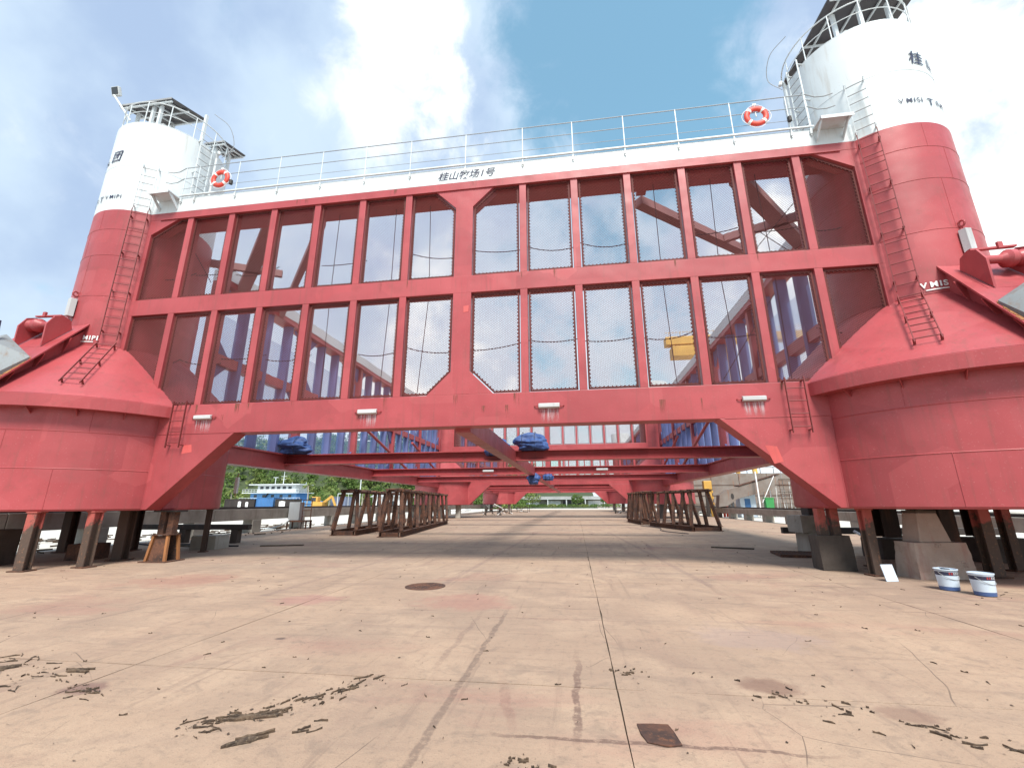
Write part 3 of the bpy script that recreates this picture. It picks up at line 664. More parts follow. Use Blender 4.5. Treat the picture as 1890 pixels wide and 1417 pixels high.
# --- mooring ramps with roller fairleads on the cones
for sx in (-1, 1):
    f = lambda y, z, x: (sx*x, y, z)
    top = [(-.35, 7.3), (-2.55, 4.72)]; n_ = 2.28
    o = MB().add([(sx*12.2, -.4, 7.26), (sx*14.3, -.4, 7.26), (sx*14.3, -2.6, 4.62), (sx*11.82, -2.6, 4.62), (sx*12.2, -.4, 7.2), (sx*14.3, -.4, 7.2), (sx*14.3, -2.6, 4.56), (sx*11.82, -2.6, 4.56)],
                 [(0, 1, 2, 3), (7, 6, 5, 4), (0, 3, 7, 4), (1, 0, 4, 5), (2, 1, 5, 6), (3, 2, 6, 7)]).build('mooring_ramp', RED, PLAT)
    MB().prism([(-.3, 7.15), (-2.5, 4.6), (-2.4, 4.3), (-.3, 6.3)], f, 12.32, 12.35).build('ramp_web', RED, o)
    MB().prism([(-.3, 7.15), (-2.5, 4.6), (-2.4, 4.3), (-.3, 6.3)], f, 14.05, 14.08).build('ramp_web', RED, o)
    for y in (-.9, -1.5, -2.1):
        z = 7.2+(y+.4)*1.2
        MB().add([(sx*12.3, y, z-.03), (sx*(12.12+(y+.4)*.12), y, z-.03), (sx*12.3, y, z-.62), (sx*12.3, y+.014, z-.03), (sx*(12.12+(y+.4)*.12), y+.014, z-.03), (sx*12.3, y+.014, z-.62)], [(0, 1, 2), (3, 5, 4), (0, 3, 4, 1), (1, 4, 5, 2)]).build('stiffener', RED, o)
    # roller fairlead
    zc = 6.93; yc = -.98
    MB().add([(sx*12.35, yc+.34, zc-.0), (sx*13.6, yc+.34, zc-.0), (sx*13.6, yc-.34, zc-.80), (sx*12.35, yc-.34, zc-.80), (sx*12.35, yc+.34, zc+.04), (sx*13.6, yc+.34, zc+.04), (sx*13.6, yc-.34, zc-.76), (sx*12.35, yc-.34, zc-.76)],
             [(3, 2, 1, 0), (4, 5, 6, 7), (0, 1, 5, 4), (1, 2, 6, 5), (2, 3, 7, 6), (3, 0, 4, 7)]).build('fairlead_base', RED, o)
    for x in (12.45, 13.45):
        hex_ = [(yc-.36, zc-.75), (yc+.30, zc+.02), (yc+.22, zc+.28), (yc+.0, zc+.36), (yc-.22, zc+.26), (yc-.38, zc-.05)]
        MB().prism(hex_, f, x, x+.05).build('fairlead_cheek', RED, o)
    mb = MB(); prof = [(.20, 12.5), (.13, 12.62), (.10, 12.7), (.10, 13.0), (.15, 13.08), (.21, 13.14), (.21, 13.26), (.15, 13.34), (.2, 13.45)]
    cz, cyy = zc+.06, yc-.06
    for (ra, xa), (rb, xb) in zip(prof, prof[1:]):
        v = [(sx*xx, cyy+r*cos(2*pi*i/20), cz+r*sin(2*pi*i/20)) for r, xx in ((ra, xa), (rb, xb)) for i in range(20)]
        mb.add(v, [(i, (i+1) % 20, 20+(i+1) % 20, 20+i) for i in range(20)], True)
    mb.build('fairlead_roller', RED, o)
    MB().bar((sx*12.48, cyy+.05, cz+.30), (sx*13.45, cyy+.05, cz+.33), .1, .04).cbox((sx*13.1, cyy, cz+.36), (.1, .06, .16)).build('keeper_bar', RED, o)
    # grey chain hood and rust at the lower end
    MB().add([(sx*12.02, -1.8, 5.66), (sx*13.4, -1.6, 6.5), (sx*13.4, -2.9, 5.6), (sx*11.97, -2.75, 4.66), (sx*12.75, -2.2, 6.0), (sx*12.02, -1.8, 5.5), (sx*13.4, -1.6, 6.1), (sx*13.4, -2.9, 5.1), (sx*11.97, -2.75, 4.5)],
             [(0, 1, 4), (1, 2, 4), (2, 3, 4), (3, 0, 4), (0, 5, 6, 1), (1, 6, 7, 2), (2, 7, 8, 3), (3, 8, 5, 0)]).build('chain_hood', HOOD, o)
    MB().bar((sx*12.9, -2.1, 5.9), (sx*13.0, -2.1, 6.7), .08, .08).build('hood_post', NAVY, o)
    mb = MB(); rr = random.Random(9)
    for k in range(60):
        t = rr.random(); y = -1.75-.82*t; z = 7.26+(y+.4)*1.2; mb.cbox((sx*(12.02-.16*t+rr.uniform(0, .12)), y, z+.006), (rr.uniform(.03, .11), rr.uniform(.03, .09), .012), Matrix.Rotation(radians(50), 3, 'X') @ Matrix.Rotation(rr.uniform(0, 3), 3, 'Z'))
    mb.build('rust_scale', ORUST, o)

# --- tower tops: rails, canopies, lights
def canopy(cx, cy, x0, x1, ya, za, yb, zb, postz, name='canopy'):
    """tilted panel roof on posts; front edge (ya, za), rear edge (yb, zb)"""
    d = Vector((0, yb-ya, zb-za)).normalized(); nrm = Vector((1, 0, 0)).cross(d)
    mb = MB(); o = None
    nseg = 4
    zat = lambda y: za+(zb-za)*(y-ya)/(yb-ya)
    v = [Vector((x, y, zat(y)+t)) for t in (0, .05) for x, y in ((x0, ya), (x1, ya), (x1, yb), (x0, yb))]
    o = MB().add(v, [(0, 3, 2, 1), (4, 5, 6, 7), (0, 1, 5, 4), (1, 2, 6, 5), (2, 3, 7, 6), (3, 0, 4, 7)]).build(name, PANEL, PLAT)
    for k in range(nseg):
        x = x0+(x1-x0)*(k+.5)/nseg
        MB().bar((x, ya+.04, zat(ya)-.035), (x, yb-.04, zat(yb)-.035), .05, .06).build('canopy_rafter', WHITE, o)
    for y in (ya+.06, (ya+yb)/2, yb-.06): MB().bar((x0+.02, y, zat(y)-.09), (x1-.02, y, zat(y)-.09), .06, .05).build('canopy_purlin', WHITE, o)
    for y in (ya, yb): MB().bar((x0, y, zat(y)+.025), (x1, y, zat(y)+.025), .03, .07).build('canopy_edge', GREYM, o)
    for x, y in postz: MB().bar((x, y, 15.31), (x, y, zat(y)-.1), .1, .1).build('canopy_post', WHITE, o)
canopy(-12.6, CY0, -14.3, -11.95, .15, 16.95, 1.7, 17.5, [(-13.9, .6), (-12.9, .35), (-12.55, .35), (-11.5+.0, 1.3), (-13.4, 1.6)])
canopy(-12.6, CY0, -12.0, -11.05, 1.9, 16.45, 3.05, 16.75, [(-11.6, 2.1), (-11.5, 2.7)], 'small_canopy')
canopy(12.6, CY0, 11.65, 14.3, -.1, 16.95, 3.2, 17.15, [(12.0, .5), (12.6, .25), (13.5, .35), (11.9, 2.6), (13.8, 2.4)])
for sx in (-1, 1):
    cx = sx*CX; o = None
    for z, r in ((16.3, .022), (15.85, .014), (15.36, .014)):
        pts = [arc_pt(cx, CY0, TR-.08, 2*pi*k/48, z) for k in range(49)]
        q = MB().path(pts, r, 6)
        if o is None: o = q.build('tower_railing', WHITE, PLAT)
        else: q.build('rail', WHITE, o)
    for k in range(14): MB().tube(arc_pt(cx, CY0, TR-.08, 2*pi*k/14+.2, 15.3), arc_pt(cx, CY0, TR-.08, 2*pi*k/14+.2, 16.3), .018, 6).build('rail_post', WHITE, o)
    # gooseneck vent pipes and hoop by the upper ladder
    a = -sx*1.55; b = arc_pt(cx, CY0, TR+.16, a, 0)
    MB().tube((b[0], b[1], 12.2), (b[0], b[1], 15.0), .05, 10).build('vent_pipe', WHITE, PLAT)
    MB().path([(b[0], b[1], 15.0), (b[0]-sx*.05, b[1]-.05, 15.18), (b[0]-sx*.16, b[1]-.1, 15.2), (b[0]-sx*.2, b[1]-.12, 15.05)], .055, 8).build('vent_head', WHITE, PLAT)
    e = arc_pt(cx, CY0, TR+.1, -sx*1.7, 0)
    pts = [(e[0]-sx*.0, e[1], 15.3), (e[0]-sx*.35, e[1]+.1, 15.9), (e[0]-sx*.3, e[1]-.2, 16.6), (e[0]+sx*.1, e[1]-.6, 16.9)]
    def cr(P, n=7):
        P = [Vector(q) for q in P]; P = [2*P[0]-P[1]]+P+[2*P[-1]-P[-2]]; o_ = []
        for i in range(1, len(P)-2):
            for k in range(n):
                t = k/n; o_.append(.5*((2*P[i])+(P[i+1]-P[i-1])*t+(2*P[i-1]-5*P[i]+4*P[i+1]-P[i+2])*t*t+(3*P[i]-P[i-1]-3*P[i+1]+P[i+2])*t**3))
        return o_+[P[-2]]
    MB().path(cr(pts), .012, 6).build('ladder_hoop', GREYM, PLAT)
    for k, (aa, hh) in enumerate(((.2, .28), (-.5, .22), (.9, .25))):
        q = arc_pt(cx, CY0, TR-.35, aa*sx, 15.3); MB().tube(q, (q[0], q[1], 15.3+hh), .06, 10).tube((q[0], q[1], 15.3+hh), (q[0], q[1], 15.36+hh), .10, 10).build('deck_vent', GREYM, PLAT)
# floodlight on an arm at the left tower
o = MB().bar((-13.9, .35, 16.4), (-14.35, -.1, 17.25), .06, .06).build('floodlight', WHITE, PLAT)
MB().cbox((-14.3, -.08, 17.42), (.34, .12, .34), Matrix.Rotation(.35, 3, 'X')).build('floodlight_housing', WHITE, o, .01)
MB().cbox((-14.3, -.15, 17.40), (.26, .02, .26), Matrix.Rotation(.35, 3, 'X')).build('floodlight_lens', GLASS, o)
# walkway bollard lights
for x in (-8.35, 9.75): MB().tube((x, -.12, 12.35), (x, -.12, 12.5), .06, 8).build('walkway_lamp', DARKM, PLAT)

# --- lettering
def text_mesh(txt, size, name, mat, parent, place, shear=0.0, bold=0.0):
    cu = bpy.data.curves.new('t', 'FONT'); cu.body = txt; cu.size = size; cu.shear = shear; cu.align_x = 'CENTER'; cu.offset = bold
    to = bpy.data.objects.new('t', cu); COL.objects.link(to)
    bpy.context.view_layer.update()
    me = bpy.data.meshes.new_from_object(to.evaluated_get(bpy.context.evaluated_depsgraph_get()))
    bpy.data.objects.remove(to); bpy.data.curves.remove(cu)
    bm = bmesh.new(); bm.from_mesh(me)
    for _ in range(3):
        es = [e for e in bm.edges if e.calc_length() > .12]
        if es: bmesh.ops.subdivide_edges(bm, edges=es, cuts=1)
    bmesh.ops.triangulate(bm, faces=bm.faces[:])
    for v in bm.verts: v.co = place(v.co.x, v.co.y)
    bm.to_mesh(me); bm.free(); me.materials.clear(); me.materials.append(mat); me.name = name
    return link(name, me, parent)
text_mesh('桂山牧场1号', .34, 'lettering', NAVY, PLAT, lambda x, y: (x+.02, -.006, 11.68+y), .25, .004)
def on_tower(sx, ang, z, lift=.02): return lambda x, y: arc_pt(sx*CX, CY0, TR+lift, ang+x/TR, z+y)
for sx, a in ((1, .86), (-1, -.70)):
    text_mesh('桂 山 集 团', .50, 'lettering', NAVY, PLAT, on_tower(sx, a, 13.62), .15, .006)
text_mesh('V M1S1', .21, 'lettering', NAVY, PLAT, on_tower(1, .06, 12.20), 0, .002); text_mesh('B M1S2', .21, 'lettering', NAVY, PLAT, on_tower(1, .66, 12.20), 0, .002)
text_mesh('T', .34, 'lettering', NAVY, PLAT, on_tower(1, .36, 12.12), 0, .002)
text_mesh('V M1P1', .21, 'lettering', NAVY, PLAT, on_tower(-1, .02, 11.98), 0, .002); text_mesh('B M1P2', .21, 'lettering', NAVY, PLAT, on_tower(-1, -.58, 11.98), 0, .002)
text_mesh('T', .34, 'lettering', NAVY, PLAT, on_tower(-1, -.28, 11.90), 0, .002)
text_mesh('V M1S1', .20, 'lettering', WLET, PLAT, on_tower(1, -.27, 6.70), 0, .007); text_mesh('V M1P1', .20, 'lettering', WLET, PLAT, on_tower(-1, .25, 6.70), 0, .007)
for sx, a in ((1, -.20), (-1, .20)):
    MB().add([arc_pt(sx*CX, CY0, TR+.018, a+k*.05, z) for k in range(-4, 4) for z in (6.62, 6.65)], [(2*i, 2*i+2, 2*i+3, 2*i+1) for i in range(7)]).build('lettering_underline', WLET, PLAT)

# ================================================================== THINGS ON AND UNDER THE PLATFORM
def lifebuoy(x, z, label):
    o = empty('lifebuoy', (x, -.12, z), 0, label, 'lifebuoy', 'lifebuoys on the walkway railing')
    R, r, n, m = .27, .08, 48, 12
    def ring(k0, k1, mi, rr=r):
        mb = MB(); v = []
        for k in range(k0, k1+1):
            t = 2*pi*k/n
            v += [((R+rr*cos(2*pi*j/m))*cos(t), rr*.72*sin(2*pi*j/m), (R+rr*cos(2*pi*j/m))*sin(t)) for j in range(m)]
        return mb.add(v, [(i*m+j, i*m+(j+1) % m, (i+1)*m+(j+1) % m, (i+1)*m+j) for i in range(k1-k0) for j in range(m)], True)
    ring(0, n, 0).build('ring', BUOY, o)
    for q in range(4): ring(q*12+5, q*12+7, 0, r+.004).build('white_band', WLET, o)
    mb = MB()
    for q in range(4):
        a0 = 2*pi*(q*12+6)/n; pts = [((R+r+.01+.05*sin(pi*k/6))*cos(a0+k/6*pi/2), 0, (R+r+.01+.05*sin(pi*k/6))*sin(a0+k/6*pi/2)) for k in range(7)]
        mb.path(pts, .009, 5)
    mb.build('grab_line', WLET, o)
    MB().tube((0, .02, 0), (0, .02, R+.16), .02, 6).cbox((0, .03, R+.17), (.10, .06, .06)).build('hanger', WHITE, o)
lifebuoy(-8.79, 12.62, 'orange lifebuoy on the white railing nearer the tower with two canopies'); lifebuoy(8.87, 12.66, 'orange lifebuoy on the white railing nearer the big partly cropped tower')

from mathutils import noise as mnoise
def lump(name, c, dims, label, seed, group='folded blue nets on the floor beams'):
    bm = bmesh.new(); bmesh.ops.create_icosphere(bm, subdivisions=5, radius=1)
    for v in bm.verts:
        p = v.co.copy(); q = p*1.4+Vector((seed*7.1, seed*3.3, 0))
        d = mnoise.noise(q*.9)*.34+.10*mnoise.noise(Vector((q.x*.8, q.y*1.4, q.z*3.4)))+.035*sin(9*p.z+5*mnoise.noise(q*1.1))
        p *= 1+d; p.z = max(p.z, -.75)
        v.co = (p.x*dims[0], p.y*dims[1], p.z*dims[2])
    for f in bm.faces: f.smooth = True
    me = bpy.data.meshes.new(name); bm.to_mesh(me); bm.free(); me.materials.append(TARP)
    o = link(name, me, None, loc=c); tag(o, label, 'net', group)
    mb = MB()
    for k in (-.45, .3):
        pts = [(k*dims[0]*1.0, cos(t)*dims[1]*1.06, max(sin(t), -.72)*dims[2]*1.08) for t in [2*pi*i/16 for i in range(17)]]; mb.path(pts, .012, 5)
    mb.build('binding_rope', CABLE, o)
lump('net_bundle', (-.75, 10.3, 4.28), (.62, .5, .5), 'dark blue net bundle sagging beside the centre beam, its smaller half', 1)
lump('net_bundle', (.95, 10.35, 4.50), (.82, .55, .52), 'large blue net bundle heaped on the first floor beam beside the centre beam', 2)
lump('net_bundle', (-11.75, 10.2, 4.55), (1.0, .55, .5), 'blue net bundle on the left end of the first floor beam', 3)
lump('net_bundle', (.1, 20.8, 3.25), (.45, .4, .45), 'small blue net bundle hanging under the second floor beam left of the centre beam', 4)
lump('net_bundle', (1.15, 20.8, 3.4), (.4, .35, .3), 'smallest blue net bundle hanging under the second floor beam right of the centre beam', 5)

# ------------------------------------------------------------------ props and blocks under the pontoons
ZP = 1.448
def hpost(x, y, w, mat, label, rz=0, plate=True, base=0.0, group='steel props under the pontoons', name='steel_prop'):
    o = empty(name, (x, y, 0), rz, label, 'prop', group)
    MB().box(-w/2, w/2, -w/2, -w/2+.035, base+.03, ZP-.03).box(-w/2, w/2, w/2-.035, w/2, base+.03, ZP-.03).box(-.02, .02, -w/2+.034, w/2-.034, base+.03, ZP-.03).build('post', mat, o, .006)
    if plate: MB().box(-w*.85, w*.85, -w*.75, w*.75, base+.002, base+.032).build('base_plate', RUST, o, .004)
    MB().box(-w*.6, w*.6, -w*.6, w*.6, ZP-.032, ZP).build('cap_plate', mat, o)
    return o
def blockm(w, d, h, seed, top=1.0):
    r = random.Random(seed); j = lambda: r.uniform(-.02, .02)
    v = [(sx*w/2*k+j(), sy*d/2*k+j(), z) for z, k in ((0, 1), (h, top)) for sx, sy in ((-1, -1), (1, -1), (1, 1), (-1, 1))]
    return MB().add(v, [(0, 3, 2, 1), (4, 5, 6, 7), (0, 1, 5, 4), (1, 2, 6, 5), (2, 3, 7, 6), (3, 0, 4, 7)])
def roughen(o, amp=.016, cuts=7, seed=0.0):
    bm = bmesh.new(); bm.from_mesh(o.data); bmesh.ops.recalc_face_normals(bm, faces=bm.faces[:])
    bmesh.ops.subdivide_edges(bm, edges=bm.edges[:], cuts=cuts, use_grid_fill=True); bm.normal_update()
    lo = min(v.co.z for v in bm.verts); hi = max(v.co.z for v in bm.verts); mv = []
    for v in bm.verts:
        q = v.co+Vector((seed, seed*1.7, 0)); a = mnoise.noise(q*3.1)*.9+mnoise.noise(q*9)*.5
        ed = len({tuple(round(c, 1) for c in f.normal) for f in v.link_faces}) > 1
        k = amp*a-(amp*1.3*max(0, mnoise.noise(q*4.3+Vector((5, 1, 2)))) if ed else 0)
        if v.co.z < lo+1e-4 or v.co.z > hi-1e-4: mv.append((v, Vector((v.normal.x, v.normal.y, 0))*k))
        else: mv.append((v, v.normal*k))
    for v, d in mv: v.co += d
    bm.to_mesh(o.data); bm.free()
    for m in list(o.modifiers): o.modifiers.remove(m)
    return o
def block(x, y, w, d, h, mat, label, rz=0, seed=1, top=1.0, group='blocks under the pontoons'):
    o = blockm(w, d, h, seed, top).build('support_block', mat, None, .025, loc=(x, y, 0)); o.rotation_euler.z = rz
    roughen(o, .016, 7, x); tag(o, label, 'block', group); return o
hpost(-10.8, -1.5, .24, PEEL, 'leftmost brown steel prop with a worn foot in front of the dark block', .15)
hpost(-9.95, -.72, .24, PEEL, 'steel prop with pink painted top and wide foot plate, left of the rusty pedestal', -.1)
hpost(-14.9, 2.6, .30, BROWN, 'dark steel prop deep under the left pontoon, farther left one', .1)
hpost(-13.1, 3.4, .30, BROWN, 'dark steel prop deep under the left pontoon beside the rusty pedestal', 0)
hpost(-10.55, .75, .30, BROWN, 'dark steel prop right behind the pink topped prop', .1)
hpost(-9.95, 3.2, .15, BROWN, 'thin leaning dark prop between the rusty pedestal and the grey block', .3)
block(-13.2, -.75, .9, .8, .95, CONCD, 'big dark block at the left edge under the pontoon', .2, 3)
block(-11.9, .95, .75, .7, .46, RUST, 'low rusty brown block behind the pink topped prop', .3, 4)
block(-10.75, 4.35, .95, .8, .48, CONC, 'low grey concrete block with rubble on top right of the thin prop', .1, 5)
# rusty pedestal with twin stub posts
o = empty('pedestal', (-9.05, .7, 0), .05, 'rusty tapered steel pedestal with two stub posts under the left knee plate', 'prop', 'steel props under the pontoons')
MB().box(-.42, .42, -.36, .36, .002, .03).build('base_plate', RUST, o)
for sx in (-1, 1):
    for sy in (-1, 1): MB().bar((sx*.30, sy*.24, .02), (sx*.22, sy*.18, .74), .07, .07).build('leg', ORUST, o)
for sy in (-1, 1): MB().add([(-.27, sy*.2, .03), (.27, sy*.2, .03), (.2, sy*.15, .73), (-.2, sy*.15, .73)], [(0, 1, 2, 3)]).build('side_plate', RUST, o)
MB().box(-.28, .28, -.24, .24, .74, .77).build('top_plate', RUST, o)
for sx in (-1, 1): MB().box(sx*.14-.09, sx*.14+.09, -.1, .1, .77, ZP-.05).build('stub_post', RUST, o)
MB().box(-.38, .38, -.2, .2, ZP-.05, ZP).build('head_plate', DARKM, o)
# long dark beams lying behind the props
def longbeam(x0, x1, y, z, label, rot=0):
    o = empty('steel_beam', ((x0+x1)/2, y, 0), rot, label, 'beam', 'dark beams lying behind the props'); L = (x1-x0)/2
    MB().box(-L, L, -.12, .12, z-.11, z+.11).build('beam_body', DARKM, o, .01)
    for x in (-L*.8, L*.8, 0): MB().box(x-.15, x+.15, -.15, .15, 0, z-.11).build('packer', CONCD, o)
longbeam(-17.0, -11.0, 6.6, .66, 'long dark steel beam lying behind the props of the left pontoon', .05)
longbeam(10.6, 17.5, 6.6, .60, 'long dark steel beam lying behind the props of the right pontoon', -.06)
# right side
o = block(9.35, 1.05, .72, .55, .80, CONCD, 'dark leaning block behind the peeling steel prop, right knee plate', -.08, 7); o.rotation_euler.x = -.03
for x, l in ((9.2, 'short peeling wooden packer standing on the dark leaning block, nearer the middle'), (9.5, 'short peeling wooden packer standing on the dark leaning block, nearer the plinth')):
    q = MB().box(-.09, .09, -.11, .11, .0, ZP-.80).build('wooden_packer', PEEL, None, .01, loc=(x, 1.05, .80)); tag(q, l, 'packer', 'packers on the leaning block')
hpost(9.72, .12, .20, PEEL, 'peeling red and brown steel prop just left of the concrete plinth', .2)
o = empty('concrete_plinth', (10.85, .0, 0), .12, 'pinkish concrete plinth with a tapered pillar on a wide block behind the paint buckets', 'plinth')
roughen(blockm(1.2, .6, .74, 11, .95).build('plinth_base', CONCP, o, .04), .022, 15, 3.3)
v = [(sx*w+dx, sy*d, z) for z, w, d, dx in ((.74, .34, .24, -.05), (1.36, .22, .2, -.08)) for sx, sy in ((-1, -1), (1, -1), (1, 1), (-1, 1))]
MB().add(v, [(0, 3, 2, 1), (4, 5, 6, 7), (0, 1, 5, 4), (1, 2, 6, 5), (2, 3, 7, 6), (3, 0, 4, 7)]).build('pillar', CONCP, o, .02)
roughen(o.children[-1], .012, 9, 8.1)
MB().box(-.30, .14, -.2, .2, 1.36, 1.41).cbox((-.08, -.03, 1.428), (.4, .28, .035), Matrix.Rotation(.2, 3, 'Z')).build('timber_shim', BARK, o)
hpost(13.4, 1.2, .2, PEEL, 'thin rusty prop beyond the flaking red prop at the right edge', .1)
hpost(10.55, 1.7, .16, PEEL, 'thin rusty prop standing behind the concrete plinth', .2)
hpost(12.1, .15, .24, PEEL, 'flaking red steel prop on the right edge beside the plinth', .1)
hpost(11.75, .75, .34, BROWN, 'dark steel prop between the plinth and the flaking red prop', .05)
hpost(12.35, 3.8, .45, BROWN, 'broad dark prop standing on a block behind the plinth', 0, False, .55)
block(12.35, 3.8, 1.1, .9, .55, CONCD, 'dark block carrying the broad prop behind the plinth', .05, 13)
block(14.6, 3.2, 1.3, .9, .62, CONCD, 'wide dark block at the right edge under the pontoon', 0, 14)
hpost(14.3, 3.2, .4, BROWN, 'dark prop on the wide block at the right edge', 0, False, .62)
o = empty('block_stack', (10.95, 5.2, 0), .1, 'stack of two grey concrete blocks left of the dark leaning block', 'block', 'blocks under the pontoons')
blockm(.85, .8, .62, 21).build('lower_block', CONC, o, .02); q = blockm(1.0, .8, .55, 22).build('upper_block', CONC, o, .02); q.location = (-.12, 0, .625); roughen(q, .014, 7, 2.2)
MB().box(-.2, .2, -.2, .2, 1.18, ZP).build('packing_plate', DARKM, o)
for sx in (-1, 1):                      # props of the rows farther back
    for cy in ROWS[1:]:
        for k, (dx, dy) in enumerate(((-2.6, -1.2), (-1.2, -2.9), (.6, -3.0), (2.2, -1.6))):
            side = 'left' if sx < 0 else 'right'; row = 'middle' if cy < 60 else 'rearmost'; m = (CONC, DARKM, CONCD, CONC)[k]
            q = blockm(.55, .5, ZP, k+3).build('support_pier', m, None, .02, loc=(sx*CX-sx*dx, cy+dy, 0))
            tag(q, f"{('pale pier nearest the middle aisle', 'black steel coloured pier next to the pale inner one', 'dark concrete pier towards the outside', 'pale outermost pier')[k]} under the {row} {side} pontoon", 'pier', 'piers under the rear pontoons')

# ------------------------------------------------------------------ trestles
def trestle(x, y, rz, L, w, label, h=2.3, nb=6):
    o = empty('trestle', (x, y, 0), rz, label, 'trestle', 'rusty steel trestles under the platform')
    for s in (-1, 1):
        mb = MB(); X = s*w/2
        mb.box(X-.11, X+.11, 0, L, .0, .03).box(X-.11, X+.11, 0, L, .25, .28).box(X-.015, X+.015, 0, L, .03, .25).build('base_beam', RUST, o)
        for k in range(nb):
            y0 = .15+(L-.5)*k/(nb-1); lean = .30 if k % 2 else -.0
            MB().bar((X, y0+lean, .28), (X*.62, y0+.42-lean*.9, h-.08), .17, .17).build('leg', RUST, o)
            MB().cbox((X*.62, y0+.42-lean*.9, h), (.30, .24, .14)).build('leg_head', RUST, o)
        MB().tube((X*.62, .2, h-.03), (X*.62, L-.1, h-.03), .055, 8).build('top_pipe', RUST, o)
    for k in range(3):
        yy = .11+(L-.22)*k/2; MB().box(-w/2+.11, w/2-.11, yy-.1, yy+.1, .03, .22).build('cross_beam', RUST, o)
    for k in range(nb):
        yy = .4+(L-.6)*k/nb; MB().tube((-w*.36, yy, h+.02), (w*.36, yy+.1, h+.05), .05, 8).build('top_bar', RUST, o)
trestle(-9.1, 11.3, .10, 9.5, 1.25, 'rusty long trestle on the left, its end nearest the concrete rail beam', 2.3, 6)
trestle(-6.15, 10.4, .125, 15.0, 1.05, 'rusty long trestle standing farther right of the left pair', 2.3, 9)
trestle(10.5, 16.3, .22, 6.5, 1.7, 'wide open rusty trestle on the right beside the right pontoon', 2.3, 6)
trestle(8.5, 24.3, .06, 6.0, 1.2, 'narrow dense rusty trestle on the right farther back', 2.4, 6)

# ------------------------------------------------------------------ concrete crane rail beams
def rail_beam(x, zb, zt, ys, label, y0, y1):
    o = empty('rail_beam', (x, y0, 0), 0, label, 'rail beam', 'concrete crane rail beams')
    seg = 4.6; y = y0
    while y < y1:
        MB().box(-.3, .3, y-y0+.012, min(y+seg, y1)-y0-.012, zb, zt).build('beam_segment', CONC, o, .015); y += seg
    MB().box(-.07, .07, 0, y1-y0, zt+.005, zt+.13).box(-.1, .1, 0, y1-y0, zt, zt+.02).build('crane_rail', DARKM, o)
    y = y0+2.0
    for y in ys: MB().box(-.34, .34, y-y0-.38, y-y0+.38, -.05, zb).build('support', CONC, o, .02)
rail_beam(-16.8, .70, 1.34, [-8, -3, 1.5, 5.0, 10.1, 14.4, 19, 23.5, 28, 33, 38, 43, 48, 53, 58], 'concrete crane rail beam on short piers running back along the left side', -12, 100)
rail_beam(19.5, .48, 1.02, [-6, 0, 6, 12, 18, 22, 26.6, 31, 35.5, 40, 45, 50, 55], 'concrete crane rail beam on short piers running back along the right side', -12, 100)
# rusty cabinet cart by the left rail beam
o = empty('work_cart', (-16.0, 17.7, 0), .1, 'rusty cart with a grey cabinet and ladder frame beside the left rail beam', 'cart')
MB().box(-.5, .9, -.4, .4, .45, .55).build('cart_deck', RUST, o); MB().box(-.45, .3, -.35, .3, .55, 1.75).build('cabinet', GREYM, o, .02)
for x, y in ((-.45, -.35), (.85, -.35), (.85, .35), (-.45, .35)): MB().box(x-.04, x+.04, y-.04, y+.04, 0, .45).build('leg', RUST, o)
for x in (.5, 1.1): MB().tube((x, -.3, .0), (x, -.3, 1.9), .03, 6).build('upright', RUST, o)
for z in (.4, .8, 1.2, 1.6, 1.88): MB().tube((.5, -.3, z), (1.1, -.3, z), .025, 6).build('rung', RUST, o)
MB().path([(-.3, -.4, .6), (-.6, -.6, .3), (-1.2, -.8, .06), (-2.6, -.9, .05), (-4, -.7, .05)], .05, 6).build('hose', WHITE, o)

# ------------------------------------------------------------------ small things on the slabs
def bucket(x, y, rz, lidded, label):
    o = empty('paint_bucket', (x, y, .002), rz, label, 'bucket', 'pale blue paint buckets')
    H, r0, r1 = .42, .165, .19; o.scale = (.88, .88, .88); rr = lambda z: r0+(r1-r0)*z/H
    MB().lathe([(r0-.01, 0), (r0, .01), (rr(.08), .08)], 0, 0, 40).disc(0, 0, 0, r0-.01, 40, False).build('foot_band', BUCKB, o)
    MB().lathe([(rr(.08), .08), (rr(.30), .30)], 0, 0, 40).build('body', BUCKW, o)
    MB().lathe([(rr(.30), .30), (rr(.375), .375)], 0, 0, 40).build('label_band', NAVY, o)
    MB().lathe([(rr(.375), .375), (r1, .40), (r1+.012, .405), (r1+.012, .425), (r1-.008, .425), (r1-.012, .38)], 0, 0, 40).build('rim', BUCKW, o)
    r = random.Random(int(x*100))
    for k in range(-3, 4):
        a = k*.21; mb = MB()
        for t in range(3):
            zc = .322+t*.016; mb.add([arc_pt(0, 0, rr(zc)+.003, a-.06, zc), arc_pt(0, 0, rr(zc)+.003, a+.06, zc), arc_pt(0, 0, rr(zc)+.003, a+.06, zc+.008), arc_pt(0, 0, rr(zc)+.003, a-.06, zc+.008)], [(0, 1, 2, 3)])
        mb.build('printed_mark', (BUOY if k < -1 else WLET), o)
    pts = [(.205*sin(t), -.205*abs(cos(t))*.9-.0, .36-.14*abs(cos(t))) for t in [-pi/2+pi*i/12 for i in range(13)]]
    MB().path(pts, .005, 5).build('wire_handle', GREYM, o)
    if lidded: MB().disc(0, 0, .415, r1-.006, 40).lathe([(r1-.006, .415), (r1-.02, .405)], 0, 0, 40).build('lid', BUCKW, o)
    else:
        MB().disc(0, 0, .22, rr(.22)-.006, 32).build('paint_left', DARKM, o)
        MB().cbox((.06, .02, .40), (.16, .22, .01), Matrix.Rotation(.5, 3, 'Y')).build('lid', BUCKW, o)
        MB().lathe([(r1+.012, .40), (r1+.014, .405), (r1-.004, .408)], 0, 0, 40).build('dark_lip', DARKM, o)
